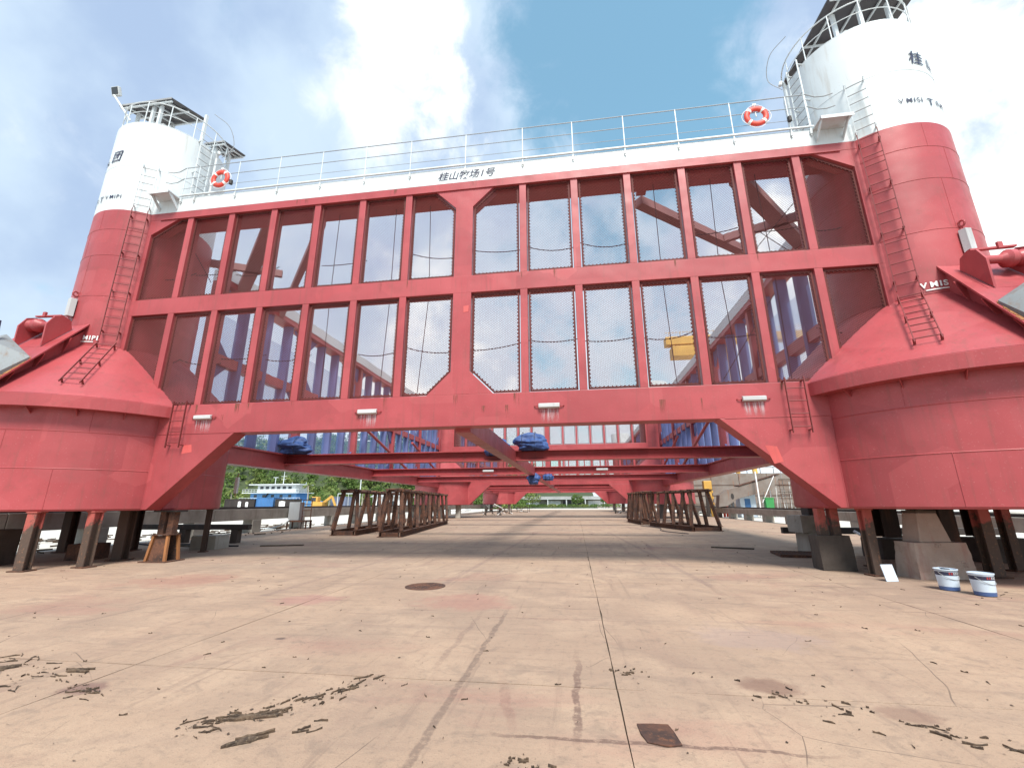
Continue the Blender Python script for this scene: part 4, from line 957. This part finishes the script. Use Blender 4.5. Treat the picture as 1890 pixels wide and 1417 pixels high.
bucket(9.98, -1.55, .3, False, 'open paint bucket with its lid tipped inside, nearer the plinth'); bucket(10.18, -2.05, .45, True, 'closed paint bucket with white lid, nearest of the two to the camera')
q = MB().cbox((0, 0, .16), (.26, .02, .33), Matrix.Rotation(-.25, 3, 'X')).build('white_board', BUCKW, None, .004, loc=(9.55, -.62, .0)); tag(q, 'small pale blue board leaning upright left of the concrete plinth', 'board')
q.rotation_euler.z = .2
def hose(pts, r, mat, label, name='hose', cat='hose', group='hoses and cables on the slabs'):
    P = [Vector(q) for q in pts]; P = [2*P[0]-P[1]]+P+[2*P[-1]-P[-2]]; o_ = []
    for i in range(1, len(P)-2):
        for k in range(6):
            t = k/6; o_.append(.5*((2*P[i])+(P[i+1]-P[i-1])*t+(2*P[i-1]-5*P[i]+4*P[i+1]-P[i+2])*t*t+(3*P[i]-P[i-1]-3*P[i+1]+P[i+2])*t**3))
    q = MB().path(o_+[P[-2]], r, 7).build(name, mat); tag(q, label, cat, group)
hose([(12.6, 6.0, .62), (12.9, 5.6, .35), (13.6, 5.2, .06), (14.8, 5.0, .05), (16.5, 5.6, .05)], .045, WLET, 'white hose drooping from the dark beam behind the right plinth')
hose([(-10.2, 5.2, .03), (-11.4, 5.0, .03), (-12.6, 5.6, .03), (-14, 5.2, .03), (-15.5, 5.8, .03)], .03, CABLE, 'black cable snaking behind the left concrete block')
hose([(8.9, 14.0, .02), (8.0, 16.5, .02), (8.4, 19.5, .02), (7.6, 22.5, .02)], .02, CABLE, 'thin black cable lying between the two right trestles')
rk = random.Random(17)
for x, y, L, a, l in ((-8.6, 5.6, 1.6, .3, 'weathered plank lying right of the low grey block'), (-11.9, 4.9, 1.9, -.1, 'weathered plank lying left of the low grey block'), (12.2, 2.3, 1.5, .5, 'weathered plank lying between plinth and broad dark prop'), (8.6, 6.2, 1.4, -.4, 'weathered plank lying beyond the steel grate')):
    q = MB().box(-L/2, L/2, -.09, .09, .004, .045).build('plank', BARK, None, .004, loc=(x, y, 0)); q.rotation_euler.z = a; tag(q, l, 'plank', 'planks on the slabs')
# steel grate lying on the slab
o = empty('steel_grate', (9.85, 4.1, .0), -.15, 'rusty steel grate lying flat beside the block stack', 'grate')
MB().box(-.62, .62, -.62, -.58, .004, .08).box(-.62, .62, .58, .62, .004, .08).box(-.62, -.58, -.58, .58, .004, .08).box(.58, .62, -.58, .58, .004, .08).build('frame', RUST, o)
for k in range(11): MB().box(-.5+k*.1-.012, -.5+k*.1+.012, -.58, .58, .02, .075).build('bar', RUST, o)
# manhole cover
o = empty('manhole_cover', (.04, -2.34, 0), 0, 'rusty round manhole cover in the middle of the slabs', 'manhole cover')
MB().lathe([(.40, .002), (.40, .010), (.355, .012), (.35, .006)], 0, 0, 48).build('frame_ring', RUST, o)
mb = MB().disc(0, 0, .009, .348, 48)
for i in range(-4, 5):
    for j in range(-4, 5):
        if hypot(i, j) < 4.2: mb.cbox((i*.07, j*.07, .011), (.04, .018, .006), Matrix.Rotation((i+j) % 2*pi/2+.4, 3, 'Z'))
mb.build('lid', RUST, o)
q = MB().add([(3.49, -7.65, .004), (3.60, -7.64, .004), (3.72, -7.63, .004), (3.74, -7.75, .004), (3.76, -7.92, .004), (3.66, -7.95, .004), (3.53, -7.91, .004), (3.50, -7.80, .004), (3.49, -7.65, .009), (3.60, -7.64, .011), (3.72, -7.63, .008), (3.74, -7.75, .012), (3.76, -7.92, .008), (3.66, -7.95, .011), (3.53, -7.91, .008), (3.50, -7.80, .010)],
              [tuple(range(8, 16)[::-1])]+[(i, (i+1) % 8, 8+(i+1) % 8, 8+i) for i in range(8)]).build('rusty_plate', RUST); tag(q, 'square rusty scab of plate on the slab beside the cracked joint', 'plate')

# ------------------------------------------------------------------ litter: bark, twigs, dry palm leaf scraps
def stick(mb, c, L, w, h, ang, r, z0=.004):
    n = 4; pts = []; ca, sa = cos(ang), sin(ang); bend = r.uniform(-.18, .18)*L
    for i in range(n+1):
        t = i/n-.5; wx = w*(1-abs(t)*1.2)*r.uniform(.7, 1.2)*.5
        x, y = t*L, bend*(t*t-.25)*2
        lift = z0+r.uniform(0, .012)
        for s in (-1, 1): pts.append((c[0]+(x)*ca-(y+s*wx)*sa, c[1]+x*sa+(y+s*wx)*ca, lift+(h if s > 0 else h*.3)))
        pts.append((c[0]+x*ca-y*sa, c[1]+x*sa+y*ca, .0))
    fs = []
    for i in range(n):
        a, b = 3*i, 3*i+3; fs += [(a, b, b+1, a+1), (a+1, b+1, b+2, a+2), (a+2, b+2, b, a)]
    mb.add(pts, fs)
def scrap(mb, c, s, ang, r):
    n = r.choice((4, 5, 6, 7)); el = r.uniform(.25, .7); ca, sa = cos(ang), sin(ang); v = []
    for i in range(n):
        t = 2*pi*(i+r.uniform(-.3, .3))/n; q = s*r.uniform(.55, 1.15); x, y = q*cos(t), q*sin(t)*el
        v.append((c[0]+x*ca-y*sa, c[1]+x*sa+y*ca, .003+r.random()*min(.014, s*.35)))
    mb.add(v, [tuple(range(n))])
rr = random.Random(21)
clusters = [  # centre line from, to, count, spread, mean length, label
    ((.15, -8.15), (.75, -7.75), 70, .07, .16, 'long drift of dry bark and twigs left of the dark tyre line'), ((.72, -7.75), (1.2, -6.92), 80, .07, .13, 'drift of dry leaf scraps trailing to the cross joint'),
    ((-3.1, -7.1), (-1.9, -7.45), 70, .16, .15, 'scattered dry leaf pieces at the left edge'), ((-1.45, -7.62), (-1.1, -7.68), 35, .06, .12, 'small heap of dry bark by the left slab joint'),
    ((3.35, -6.62), (3.75, -6.55), 26, .05, .09, 'little tuft of dry scraps on the cracked joint'), ((4.6, -6.85), (5.3, -7.3), 40, .12, .1, 'dark scraps around the rust stain on the right'),
    ((5.5, -7.4), (6.0, -7.75), 34, .08, .13, 'dry twigs by the right edge'), ((2.55, -8.25), (2.85, -8.3), 30, .06, .09, 'dry scraps at the very bottom edge'), ((1.0, -8.05), (1.15, -7.95), 10, .04, .1, 'few short twigs beside the bark drift'),
    ((10.0, -2.9), (11.5, -2.2), 60, .35, .22, 'dark scraps on the slabs in front of the paint buckets'), ((-17.5, 9), (-20, 24), 260, 1.6, .9, 'driftwood and rubbish strewn beyond the left rail beam'), ((-19, -2), (-22, 9), 220, 1.8, .9, 'driftwood strewn on the pale sand at far left')]
for a, b, n, sp, L, lab in clusters:
    n = int(n*1.05) if L < .5 else n; mb = MB(); base = atan2(b[1]-a[1], b[0]-a[0])
    for k in range(n):
        t = rr.random(); c = (a[0]+(b[0]-a[0])*t+rr.gauss(0, sp), a[1]+(b[1]-a[1])*t+rr.gauss(0, sp))
        if L > .5: l = L*(.15+1.0*rr.random()**2); stick(mb, c, l, l*.08, .05, base+rr.gauss(0, .55), rr, .003)
        elif rr.random() < .45: l = L*(.2+1.0*rr.random()**2); stick(mb, c, l, rr.uniform(.002, .009), rr.uniform(.002, .007), base+rr.gauss(0, .45), rr, .002)
        else: scrap(mb, c, L*rr.uniform(.03, .16), base+rr.gauss(0, .6), rr)
    o = mb.build('dry_litter', LIT); tag(o, lab, 'litter', None, 'stuff')
mb = MB()
for k in range(1300):
    d = rr.random()**1.7; y = -9.6+d*30; x = rr.uniform(-1, 1)*(4+(y+11)*1.05)+3
    if -15.5 < x < 18:
        if rr.random() < .35: stick(mb, (x, y), rr.uniform(.015, .07)*(1+d*1.5), rr.uniform(.001, .004)*(1+d), .003, rr.uniform(0, pi), rr, .002)
        else: scrap(mb, (x, y), rr.uniform(.003, .016)*(1+d*2), rr.uniform(0, pi), rr)
tag(mb.build('ground_litter', LIT), 'fine dry scraps scattered all over the slabs', 'litter', None, 'stuff')
def bark_piece(x, y, L, w, ang, label):
    r = random.Random(int(x*77)); mb = MB(); n = 10; m = 9; v = []
    for i in range(n+1):
        t = i/n; ww = w*(.35+.65*sin(pi*min(1, t*1.05+.05)))*r.uniform(.85, 1.1)
        for j in range(m):
            a = pi*j/(m-1); v.append((t*L-L/2, -ww/2*cos(a), .004+ww*.42*sin(a)+r.uniform(-.003, .003)))
    mb.add(v, [(i*m+j, i*m+j+1, (i+1)*m+j+1, (i+1)*m+j) for i in range(n) for j in range(m-1)], True)
    for k in range(6): stick(mb, (r.uniform(-L/2, L/2), r.uniform(-w, w)*.8), L*.7, w*.16, .012, r.uniform(-.25, .25), r)
    o = mb.build('bark_piece', LIT, None, loc=(x, y, 0)); o.rotation_euler.z = ang; tag(o, label, 'bark', 'curled bark pieces')
bark_piece(.76, -8.25, .21, .06, .72, 'curled piece of dry bark lying alone below the drift of twigs')
bark_piece(.55, -7.92, .3, .05, .35, 'long strip of bark at the middle of the drift of twigs')
bark_piece(-1.9, -7.25, .2, .05, .2, 'flat strip of bark near the left slab joint'); bark_piece(-2.75, -7.3, .24, .06, .5, 'curled bark strip at the left edge of the picture')

# ================================================================== BACKGROUND
# hill
def hill_z(x, y):
    t = max(0.0, min(1.0, (y-128)/90)); e = max(0.0, min(1.0, (-x-4)/55))
    return -.5+ (34*t*t*(3-2*t))*(.25+.75*e) + 2.2*mnoise.noise(Vector((x*.03, y*.03, 0)))*t
mb = MB(); nx, ny = 44, 20; v = [(-330+340*i/nx, 120+170*j/ny, hill_z(-330+340*i/nx, 120+170*j/ny)) for j in range(ny+1) for i in range(nx+1)]
mb.add(v, [(j*(nx+1)+i, j*(nx+1)+i+1, (j+1)*(nx+1)+i+1, (j+1)*(nx+1)+i) for j in range(ny) for i in range(nx)], True)
tag(mb.build('hill', HILLM), kind='structure')
def crown_pts(r, n, rad, squash=.75):
    out = []
    for _ in range(n):
        while True:
            p = Vector((r.uniform(-1, 1), r.uniform(-1, 1), r.uniform(-.6, 1)))
            if .35 < p.length < 1: break
        out.append(Vector((p.x*rad, p.y*rad, p.z*rad*squash)))
    return out
def leaf(mb, c, s, r, mi=0):
    a = Vector((r.gauss(0, 1), r.gauss(0, 1), r.gauss(0, .7))).normalized(); b = a.orthogonal().normalized(); b = Matrix.Rotation(r.uniform(0, 6.28), 3, a) @ b
    u = a.cross(b); mb.add([c-b*s, c-u*s*.55, c+b*s, c+u*s*.55], [(0, 1, 2, 3)], False, mi)
mbs = [MB(), MB()]; r = random.Random(4)
for k in range(520):
    x = r.uniform(-215, -14); y = 128+95*r.random()**1.25
    R = r.uniform(2.2, 4.4); z = hill_z(x, y)+R*.55; m = mbs[0 if r.random() < .7 else 1]; sq = r.uniform(.65, 1.0)
    sub = [Vector((r.uniform(-.7, .7)*R, r.uniform(-.7, .7)*R, r.uniform(-.3, .6)*R)) for _ in range(4)]
    for q in sub:
        for p in crown_pts(r, 42, R*.6, sq): leaf(m, Vector((x, y, z))+q+p, r.uniform(.28, .62), r)
mb = mbs[0]; o_ = len(mb.v); mb.v += mbs[1].v; mb.f += [tuple(i+o_ for i in f) for f in mbs[1].f]; mb.sm += mbs[1].sm; mb.mi += [1]*len(mbs[1].f)
tag(mb.build('hillside_wood', [LEAF, LEAF2]), 'dense green wood covering the hillside behind the ship', 'trees', None, 'stuff')
def palm(x, y, h, seed, label):
    r = random.Random(seed); o = empty('palm_tree', (x, y, 0), 0, label, 'palm', 'palm trees below the hill')
    MB().path([(0, 0, -.1), (.15, 0, h*.4), (.1, 0, h*.75), (-.1, 0, h)], .16, 8).build('trunk', CONC, o)
    mb = MB()
    for k in range(22):
        a = r.uniform(0, 6.28); el = r.uniform(-.3, 1.0); L = r.uniform(1.7, 2.5); p = Vector((-.1, 0, h)); d = Vector((cos(a)*cos(el), sin(a)*cos(el), sin(el))); side = Vector((-sin(a), cos(a), 0))
        for i in range(9):
            q = p+d*L/9; w = .42*sin(pi*(i+1)/10.5)
            for s in (-1, 1): mb.add([p, q, q+side*s*w+Vector((0, 0, -w*.6))], [(0, 1, 2)])
            p = q; d = (d+Vector((0, 0, -.17))).normalized()
    mb.build('crown', LEAF2, o)
for x, h, sd_, l in ((-96.5, 5.6, 1, 'palm tree left of the blue and white ship'), (-72.5, 6.8, 2, 'tall palm tree right of the blue and white ship'), (-65.8, 4.9, 3, 'small palm tree behind the grey container'), (-56, 6.0, 4, 'palm tree behind the white post')): palm(x, 108, h, sd_, l)
# moored ship
o = empty('moored_ship', (-89, 120, 0), 0, 'blue and white ship with stacked decks and a mast below the wooded hill', 'ship')
hullp = [(-11.5, -4), (11, -4), (12, 4), (-11.5, 4)]
MB().prism(hullp, lambda a, b, c: (a, b, c), -1, 2.6).build('hull', SHIPB, o)
MB().box(-8.2, 7.2, -3.2, 3.5, 2.6, 5.2).build('lower_deckhouse', SHIPB, o, .05)
MB().box(-10.5, 8.6, -4.2, 4, 4.95, 5.15).build('upper_deck', WHITE, o); MB().box(-6.3, 6.6, -2.9, 3.2, 5.2, 7.4).build('wheelhouse', WHITE, o, .05); MB().box(-8.8, 8.3, -3.8, 3.8, 7.4, 7.7).build('roof', WHITE, o, .04)
for k in range(6): MB().box(-5.4+k*1.9, -4.3+k*1.9, -2.95, -2.88, 6.2, 7.0).build('window', GLASS, o)
for k in range(5): MB().box(-7+k*2.9, -6+k*2.9, -3.25, -3.18, 3.7, 4.5).build('window', GLASS, o)
for z0, x0, x1, y in ((5.15, -10.4, 8.5, -4.1), (2.6, -11.3, 9, -4.0)):
    mb = MB()
    for z in (.45, .95): mb.tube((x0, y, z0+z), (x1, y, z0+z), .05, 6)
    for k in range(20): mb.tube((x0+(x1-x0)*k/19, y, z0), (x0+(x1-x0)*k/19, y, z0+.95), .04, 5)
    mb.build('railing', WHITE, o)
MB().tube((.2, 0, 7.7), (.2, 0, 12.0), .14, 8, .06).tube((-.8, 0, 10.2), (1.2, 0, 10.2), .05, 6).tube((-.6, 0, 9.3), (1, 0, 9.3), .05, 6).build('mast', WHITE, o)
MB().tube((-2.6, 0, 7.7), (-2.6, 0, 9.8), .1, 8).cbox((-2.6, 0, 9.9), (1.6, .2, .14)).build('radar_mast', WHITE, o)
for x in (2.6, 7.4): MB().tube((x, 1, 7.7), (x, 1, 8.4), .07, 6).build('antenna', WHITE, o)
MB().bar((-1.8, -3.6, 5.1), (-3.6, -3.6, 2.7), .7, .12).build('stair', DARKM, o)
# yard sheds and containers on the left
def container(x0, x1, y, z1, mat, label, name='container', z0=0.0, grp='containers and sheds behind the left rail beam'):
    o = empty(name, ((x0+x1)/2, y, z0), 0, label, name.replace('_', ' '), grp); w = (x1-x0)/2; h = z1-z0
    mb = MB(); n = max(6, int((x1-x0)/.28)); pts = []
    for k in range(n):
        a = -w+2*w*k/n; s = 2*w/n; pts += [(a, 0), (a+s*.35, 0), (a+s*.5, .05), (a+s*.85, .05)]
    pts += [(w, 0), (w, 2.4), (-w, 2.4)]
    mb.prism(pts, lambda a, b, c: (a, b, c), .1, h-.08).build('corrugated_wall', mat, o)
    MB().box(-w-.03, w+.03, -.03, 2.43, h-.08, h).build('roof', mat, o); MB().box(-w-.02, w+.02, -.02, 2.42, 0, .1).build('floor_frame', DARKM, o)
    for x in (-w, w): MB().box(x-.06, x+.06, -.04, .08, .1, h-.08).build('corner_post', mat, o)
    return o
container(-57.5, -51.9, 60, 2.55, DARKM, 'dark grey shed with white signs on its wall, left of the blue container', 'yard_shed')
container(-51.7, -48.6, 60.3, 2.75, CONTB, 'bright blue container below the ship')
container(-47.9, -44.6, 60, 2.5, DARKM, 'dark low shed with a white sign right of the blue container', 'yard_shed')
container(-38.9, -36.3, 62, 2.85, CONTG, 'grey blue container right of the yellow excavator')
for x, z, w, h, l in ((-54.6, 1.6, .55, 1.0, 'white figure shaped sign on the dark shed, left one'), (-53.2, 1.6, .5, .8, 'white figure shaped sign on the dark shed, right one'), (-46.6, 1.7, 1.1, .8, 'white notice board on the low dark shed')):
    q = MB().box(-w/2, w/2, -.02, .02, -h/2, h/2).box(-w/4, w/4, -.03, -.02, h/2-.3, h/2+.05).build('wall_sign', WLET, None, loc=(x, 59.9, z)); tag(q, l, 'sign')
o = empty('excavator', (-40.4, 61, 0), 0, 'yellow excavator parked between the shed and the grey blue container', 'excavator')
MB().box(-1.0, 1.0, -.9, .9, .9, 2.0).build('engine_housing', YEL, o, .08); MB().box(-1.0, .1, -.9, .1, 2.0, 2.85).build('cab', YEL, o, .08); MB().box(-1.02, -.2, -.92, -.88, 2.1, 2.7).build('cab_window', GLASS, o)
for s in (-.7, .7):
    MB().prism([(-1.3, .0), (1.3, 0), (1.6, .35), (1.3, .75), (-1.3, .75), (-1.6, .35)], lambda a, b, c: (a, c, b), s-.25, s+.25).build('track', DARKM, o)
MB().bar((.8, 0, 1.9), (2.2, 0, 2.9), .3, .4).bar((2.2, 0, 2.9), (3.0, 0, 1.2), .25, .3).build('boom', YEL, o); MB().prism([(2.7, 1.2), (3.3, 1.3), (3.2, .5), (2.6, .7)], lambda a, b, c: (a, c, b), -.4, .4).build('bucket', DARKM, o)
o = empty('goal_frame', (-34.9, 60, 0), 0, 'white steel goal shaped frame behind the left trestle', 'frame')
MB().tube((-1.7, 0, 0), (-1.7, 0, 3.3), .06, 6).tube((1.5, 0, 0), (1.5, 0, 3.3), .06, 6).build('uprights', WHITE, o); MB().tube((-1.7, 0, 3.3), (1.5, 0, 3.3), .06, 6).build('crossbar', WHITE, o); MB().tube((-.5, 1.4, 0), (.2, 0, 3.3), .05, 6).build('stay', WHITE, o)
q = MB().tube((0, 0, 0), (0, 0, 7.2), .1, 8, .07).cbox((0, 0, 7.2), (.3, .3, .1)).build('lamp_pole', WHITE, None, loc=(-33.7, 62, 0)); tag(q, 'tall thin white pole rising before the wood', 'pole')
def cottage(x0, x1, y, h, roofm, label, wallm=WLET, depth=6, name='white_house'):
    o = empty(name, ((x0+x1)/2, y, 0), 0, label, 'house', 'low white houses behind the yard'); w = (x1-x0)/2
    MB().box(-w, w, 0, depth, 0, h).build('wall', wallm, o, .02)
    MB().prism([(-.5, h), (depth+.5, h), (depth/2, h+1.0)], lambda a, b, c: (c, a, b), -w-.4, w+.4).build('roof', roofm, o)
    n = max(2, int(2*w/2.2))
    for k in range(n):
        x = -w+2*w*(k+.5)/n; q = MB().box(x-.45, x+.45, -.05, .02, h*.35, h*.75).build('window', GLASS, o); MB().box(x-.55, x+.55, -.09, .0, h*.35-.1, h*.35-.01).build('sill', WHITE, q)
cottage(-36, -30.5, 72, 2.9, ROOFG, 'small white house behind the goal shaped frame'); cottage(-34, -22, 90, 3.0, ROOFG, 'long low white house behind the left trestles')
# far building through the arch
o = empty('office_building', (2, 150, 0), 0, 'long low building with pale roof seen through the far arch', 'building')
MB().box(-22, 26, 0, 9, 0, 2.9).build('wall', CONC, o); MB().box(-24, 28, -1.6, 10, 3.05, 3.9).build('roof', ROOFG, o, .05); MB().box(-24, 28, -1.65, -1.55, 2.9, 3.05).build('eave', WHITE, o)
for x0, x1, m in ((-9.2, -4.4, WLET), (5.2, 10.2, YEL), (-17, -12, WLET), (14, 19, WLET)): MB().box(x0, x1, -.08, .02, .4, 2.5).build('shutter_door', m if m is WLET else WLET, o)
for k in range(5): MB().box(-3.6+k*1.7, -2.4+k*1.7, -.06, .02, .7, 2.5).build('window', GLASS, o)
for k in range(8): MB().box(-22+k*6.5, -21.7+k*6.5, -1.5, -1.2, 0, 2.95).build('post', WHITE, o)
def bush(x, y, R, h, label, name, group, seed, mats=LEAF, leafs=260, ls=.22):
    r = random.Random(seed); o = empty(name, (x, y, 0), 0, label, 'hedge' if 'hedge' in name else 'tree', group)
    MB().tube((0, 0, -.05), (.05, 0, h*.6), .12 if h > 2 else .06, 6, .05).build('trunk', BARK, o); mb = MB()
    for p in crown_pts(r, leafs, 1.0, 1): leaf(mb, Vector((p.x*R, p.y*R*.6, h*.62+p.z*h*.42)), ls*r.uniform(.6, 1.3), r)
    mb.build('crown', mats, o)
for k in range(10):
    x = -15+k*3.4; pos = ['leftmost', 'second', 'third', 'fourth', 'fifth', 'sixth', 'seventh', 'eighth', 'ninth', 'rightmost'][k]
    bush(x, 138, 1.9, 1.3, f'{pos} clump from the left of the clipped hedge before the far building', 'hedge_clump', 'hedge before the far building', k+60, LEAF2 if k % 3 == 0 else LEAF)
bush(3.4, 141, 2.2, 4.4, 'small tree in front of the far building between its shutters', 'garden_tree', 'garden trees at the far building', 81, LEAF, 420, .3); bush(-11.5, 141, 3.0, 5.0, 'leafy tree at the left end of the far building', 'garden_tree', 'garden trees at the far building', 82, LEAF2, 420, .3); bush(13.5, 141, 2.6, 4.6, 'leafy tree at the right end of the far building', 'garden_tree', 'garden trees at the far building', 83, LEAF, 420, .3)
# clutter around the far pontoons
def workbench(x, y, rz, label):
    o = empty('workbench', (x, y, 0), rz, label, 'workbench', 'cluttered benches at the far pontoons'); rq = random.Random(int(x*10))
    MB().box(-1.1, 1.1, -.4, .4, .8, .88).build('bench_top', RUST, o)
    for sx in (-1, 1):
        for sy in (-.35, .35): MB().box(sx-.04, sx+.04, sy-.04, sy+.04, 0, .8).build('leg', DARKM, o)
    for k in range(7): MB().bar((rq.uniform(-1.6, 1.6), rq.uniform(-.6, .6), .05), (rq.uniform(-1.8, 1.8), rq.uniform(-.6, .6), rq.uniform(.1, 1.6)), .07, .07).build('scrap_bar', (DARKM, RUST, WLET, GREYM)[k % 4], o)
workbench(-8.6, 52, .3, 'cluttered bench with scrap bars beside the middle left pontoon'); workbench(-8.2, 60, -.2, 'scrap covered bench farther back on the left'); workbench(-6.9, 73, .1, 'cluttered bench before the rearmost left pontoon'); workbench(10.2, 62, .2, 'cluttered bench beside the right pontoons')
# hull, boom and scaffold on the right
o = empty('stranded_hull', (40, 64, 0), .04, 'rust streaked grey ship hull standing beyond the right rail beam', 'ship')
prof = [(0, .9), (-.25, 1.5), (-.3, 6.0), (10, 6.0), (10, .4), (1.2, .4)]
MB().prism(prof, lambda a, b, c: (c, a, b), -20, 30).build('hull', HULL, o)
for k in range(12): MB().box(-20+k*4.2, -19.94+k*4.2, -.34, -.28, 1.6, 6.0).build('hull_seam', RUST, o)
for z in (2.6, 4.2): MB().box(-20, 30, -.345, -.29, z, z+.06).build('hull_strake', RUST, o)
for k in range(9): MB().box(-18+k*2.0, -17.93+k*2, .2, .27, 6.0, 7.0).build('rail_post', DARKM, o)
MB().box(-19, 10, .2, .26, 6.95, 7.02).build('deck_rail', DARKM, o)
o = empty('crane_boom', (18.6, 42, 0), 0, 'brown box girder boom resting at a slant before the hull', 'boom')
MB().prism([(.2, 1.1), (1.1, 1.2), (2.3, 2.0), (6.0, 2.9), (6.9, 4.2), (6.9, 4.55), (2.6, 3.35), (1.3, 3.0), (.4, 2.4)], lambda a, b, c: (a, c, b), 0, 1.2).build('girder', HULL, o, .03)
MB().prism([(2.5, 3.36), (6.95, 4.62), (6.95, 4.70), (2.5, 3.44)], lambda a, b, c: (a, c, b), -.1, 1.3).build('top_flange', RUST, o)
mb = MB(); mb.add([(1.75+.17*cos(2*pi*i/20), -.012, 2.25+.32*sin(2*pi*i/20)) for i in range(20)], [tuple(range(20))]).build('hole_shade_disc', DARKM, o)  # dark disc laid on the girder face, painting the shade of a hole
o = empty('scaffold', (22.5, 43.5, 0), 0, 'tangle of scaffold poles and planks under the slanted boom', 'scaffold'); rq = random.Random(8)
for k in range(26):
    x = -.5+k*.26; MB().tube((x, rq.uniform(0, .8), 0), (x+rq.uniform(-.15, .15), rq.uniform(0, .8), rq.uniform(1.8, 3.4) if k < 16 else rq.uniform(2.8, 5.2)), .03, 5).build('pole', (GREYM, RUST, WLET)[k % 3], o)
for z in (2.0, 2.7, 3.4, 4.1): MB().box(3.6, 6.6, .1, .7, z, z+.06).build('plank', BARK, o)
for k in range(6): MB().tube((3.5, .1, 1.5+k*.5), (6.6, .1, 1.4+k*.5), .025, 5).build('ledger', RUST, o)
q = MB().tube((0, 0, 0), (-.05, 0, 4.9), .08, 8).build('white_pole', WLET, None, loc=(22.9, 41.4, 0)); tag(q, 'white leaning pole in front of the slanted boom', 'pole')
q = MB().tube((0, 0, 1.6), (1.6, .2, 4.4), .04, 6).build('thin_stay', WLET, None, loc=(23.2, 41.4, 0)); tag(q, 'thin white stay rising to the right beside the leaning pole', 'stay')
o = empty('waste_bin', (23.9, 41.6, 0), 0, 'green wheeled bin at the foot of the leaning pole', 'bin'); MB().prism([(-.35, .1), (.35, .1), (.45, 2.0), (-.45, 2.0)], lambda a, b, c: (a, c, b), -.3, .3).build('body', GREEN, o, .04); MB().box(-.48, .48, -.34, .34, 2.0, 2.1).build('lid', GREEN, o, .03)
o = empty('site_cabin', (21.4, 43.0, 0), 0, 'small blue and white cabin under the boom', 'cabin'); MB().box(0, 1.7, 0, 1.4, 0, 2.5).build('wall', BUCKW, o, .02); MB().box(-.1, 1.8, -.1, 1.5, 2.5, 2.6).build('roof', CONTB, o); MB().box(.5, 1.1, -.03, .02, .1, 2.0).build('door', CONTB, o)
o = empty('yellow_hoist', (18.6, 45, 0), 0, 'yellow hoist column behind the wide right trestle', 'hoist'); MB().box(-.45, .45, -.4, .4, 3.1, 4.1).build('head', YEL, o, .05); MB().box(.1, .4, -.2, .1, 0, 3.1).build('column', YEL, o); MB().box(-.3, .0, -.2, .1, 0, 3.1).build('mast', DARKM, o)
for k in range(4): MB().box(.38, .55, -.2, .1, .6+k*.7, .9+k*.7).build('bracket', YEL, o)
o = empty('gas_rack', (19.9, 44, 0), 0, 'red and grey gas cylinders standing by the hull', 'gas cylinders')
for k, m in enumerate((BUOY, BUOY, GREYM, GREYM)): MB().lathe([(.14, 0), (.14, 1.9), (.10, 2.05), (.04, 2.12), (.04, 2.25)], k*.34, 0, 16).build('cylinder', m, o)
# gantry crane far behind
o = empty('gantry_crane', (50, 112, 0), 0, 'tall yellow gantry crane far behind the right side of the platform', 'crane')
MB().box(-20, 24, -1.5, 1.5, 44.6, 47.0).build('girder', YEL, o, .1); MB().box(-18.5, -11.5, -2.2, 2.2, 41.0, 44.0).build('trolley_house', YEL, o, .1)
for x in (-3, 23):
    for s in (-1, 1): MB().bar((x, s*7, 0), (x, s*1.2, 44.6), .9, .9).build('leg', YEL, o)
    MB().box(x-.4, x+.4, -7, 7, 1.0, 2.0).build('sill_beam', YEL, o)
for k in range(14): MB().tube((-19+k*3, -1.6, 47.0), (-19+k*3, -1.6, 48.1), .06, 5).build('rail_post', YEL, o)
MB().tube((-20, -1.6, 48.1), (24, -1.6, 48.1), .06, 5).build('handrail', YEL, o)
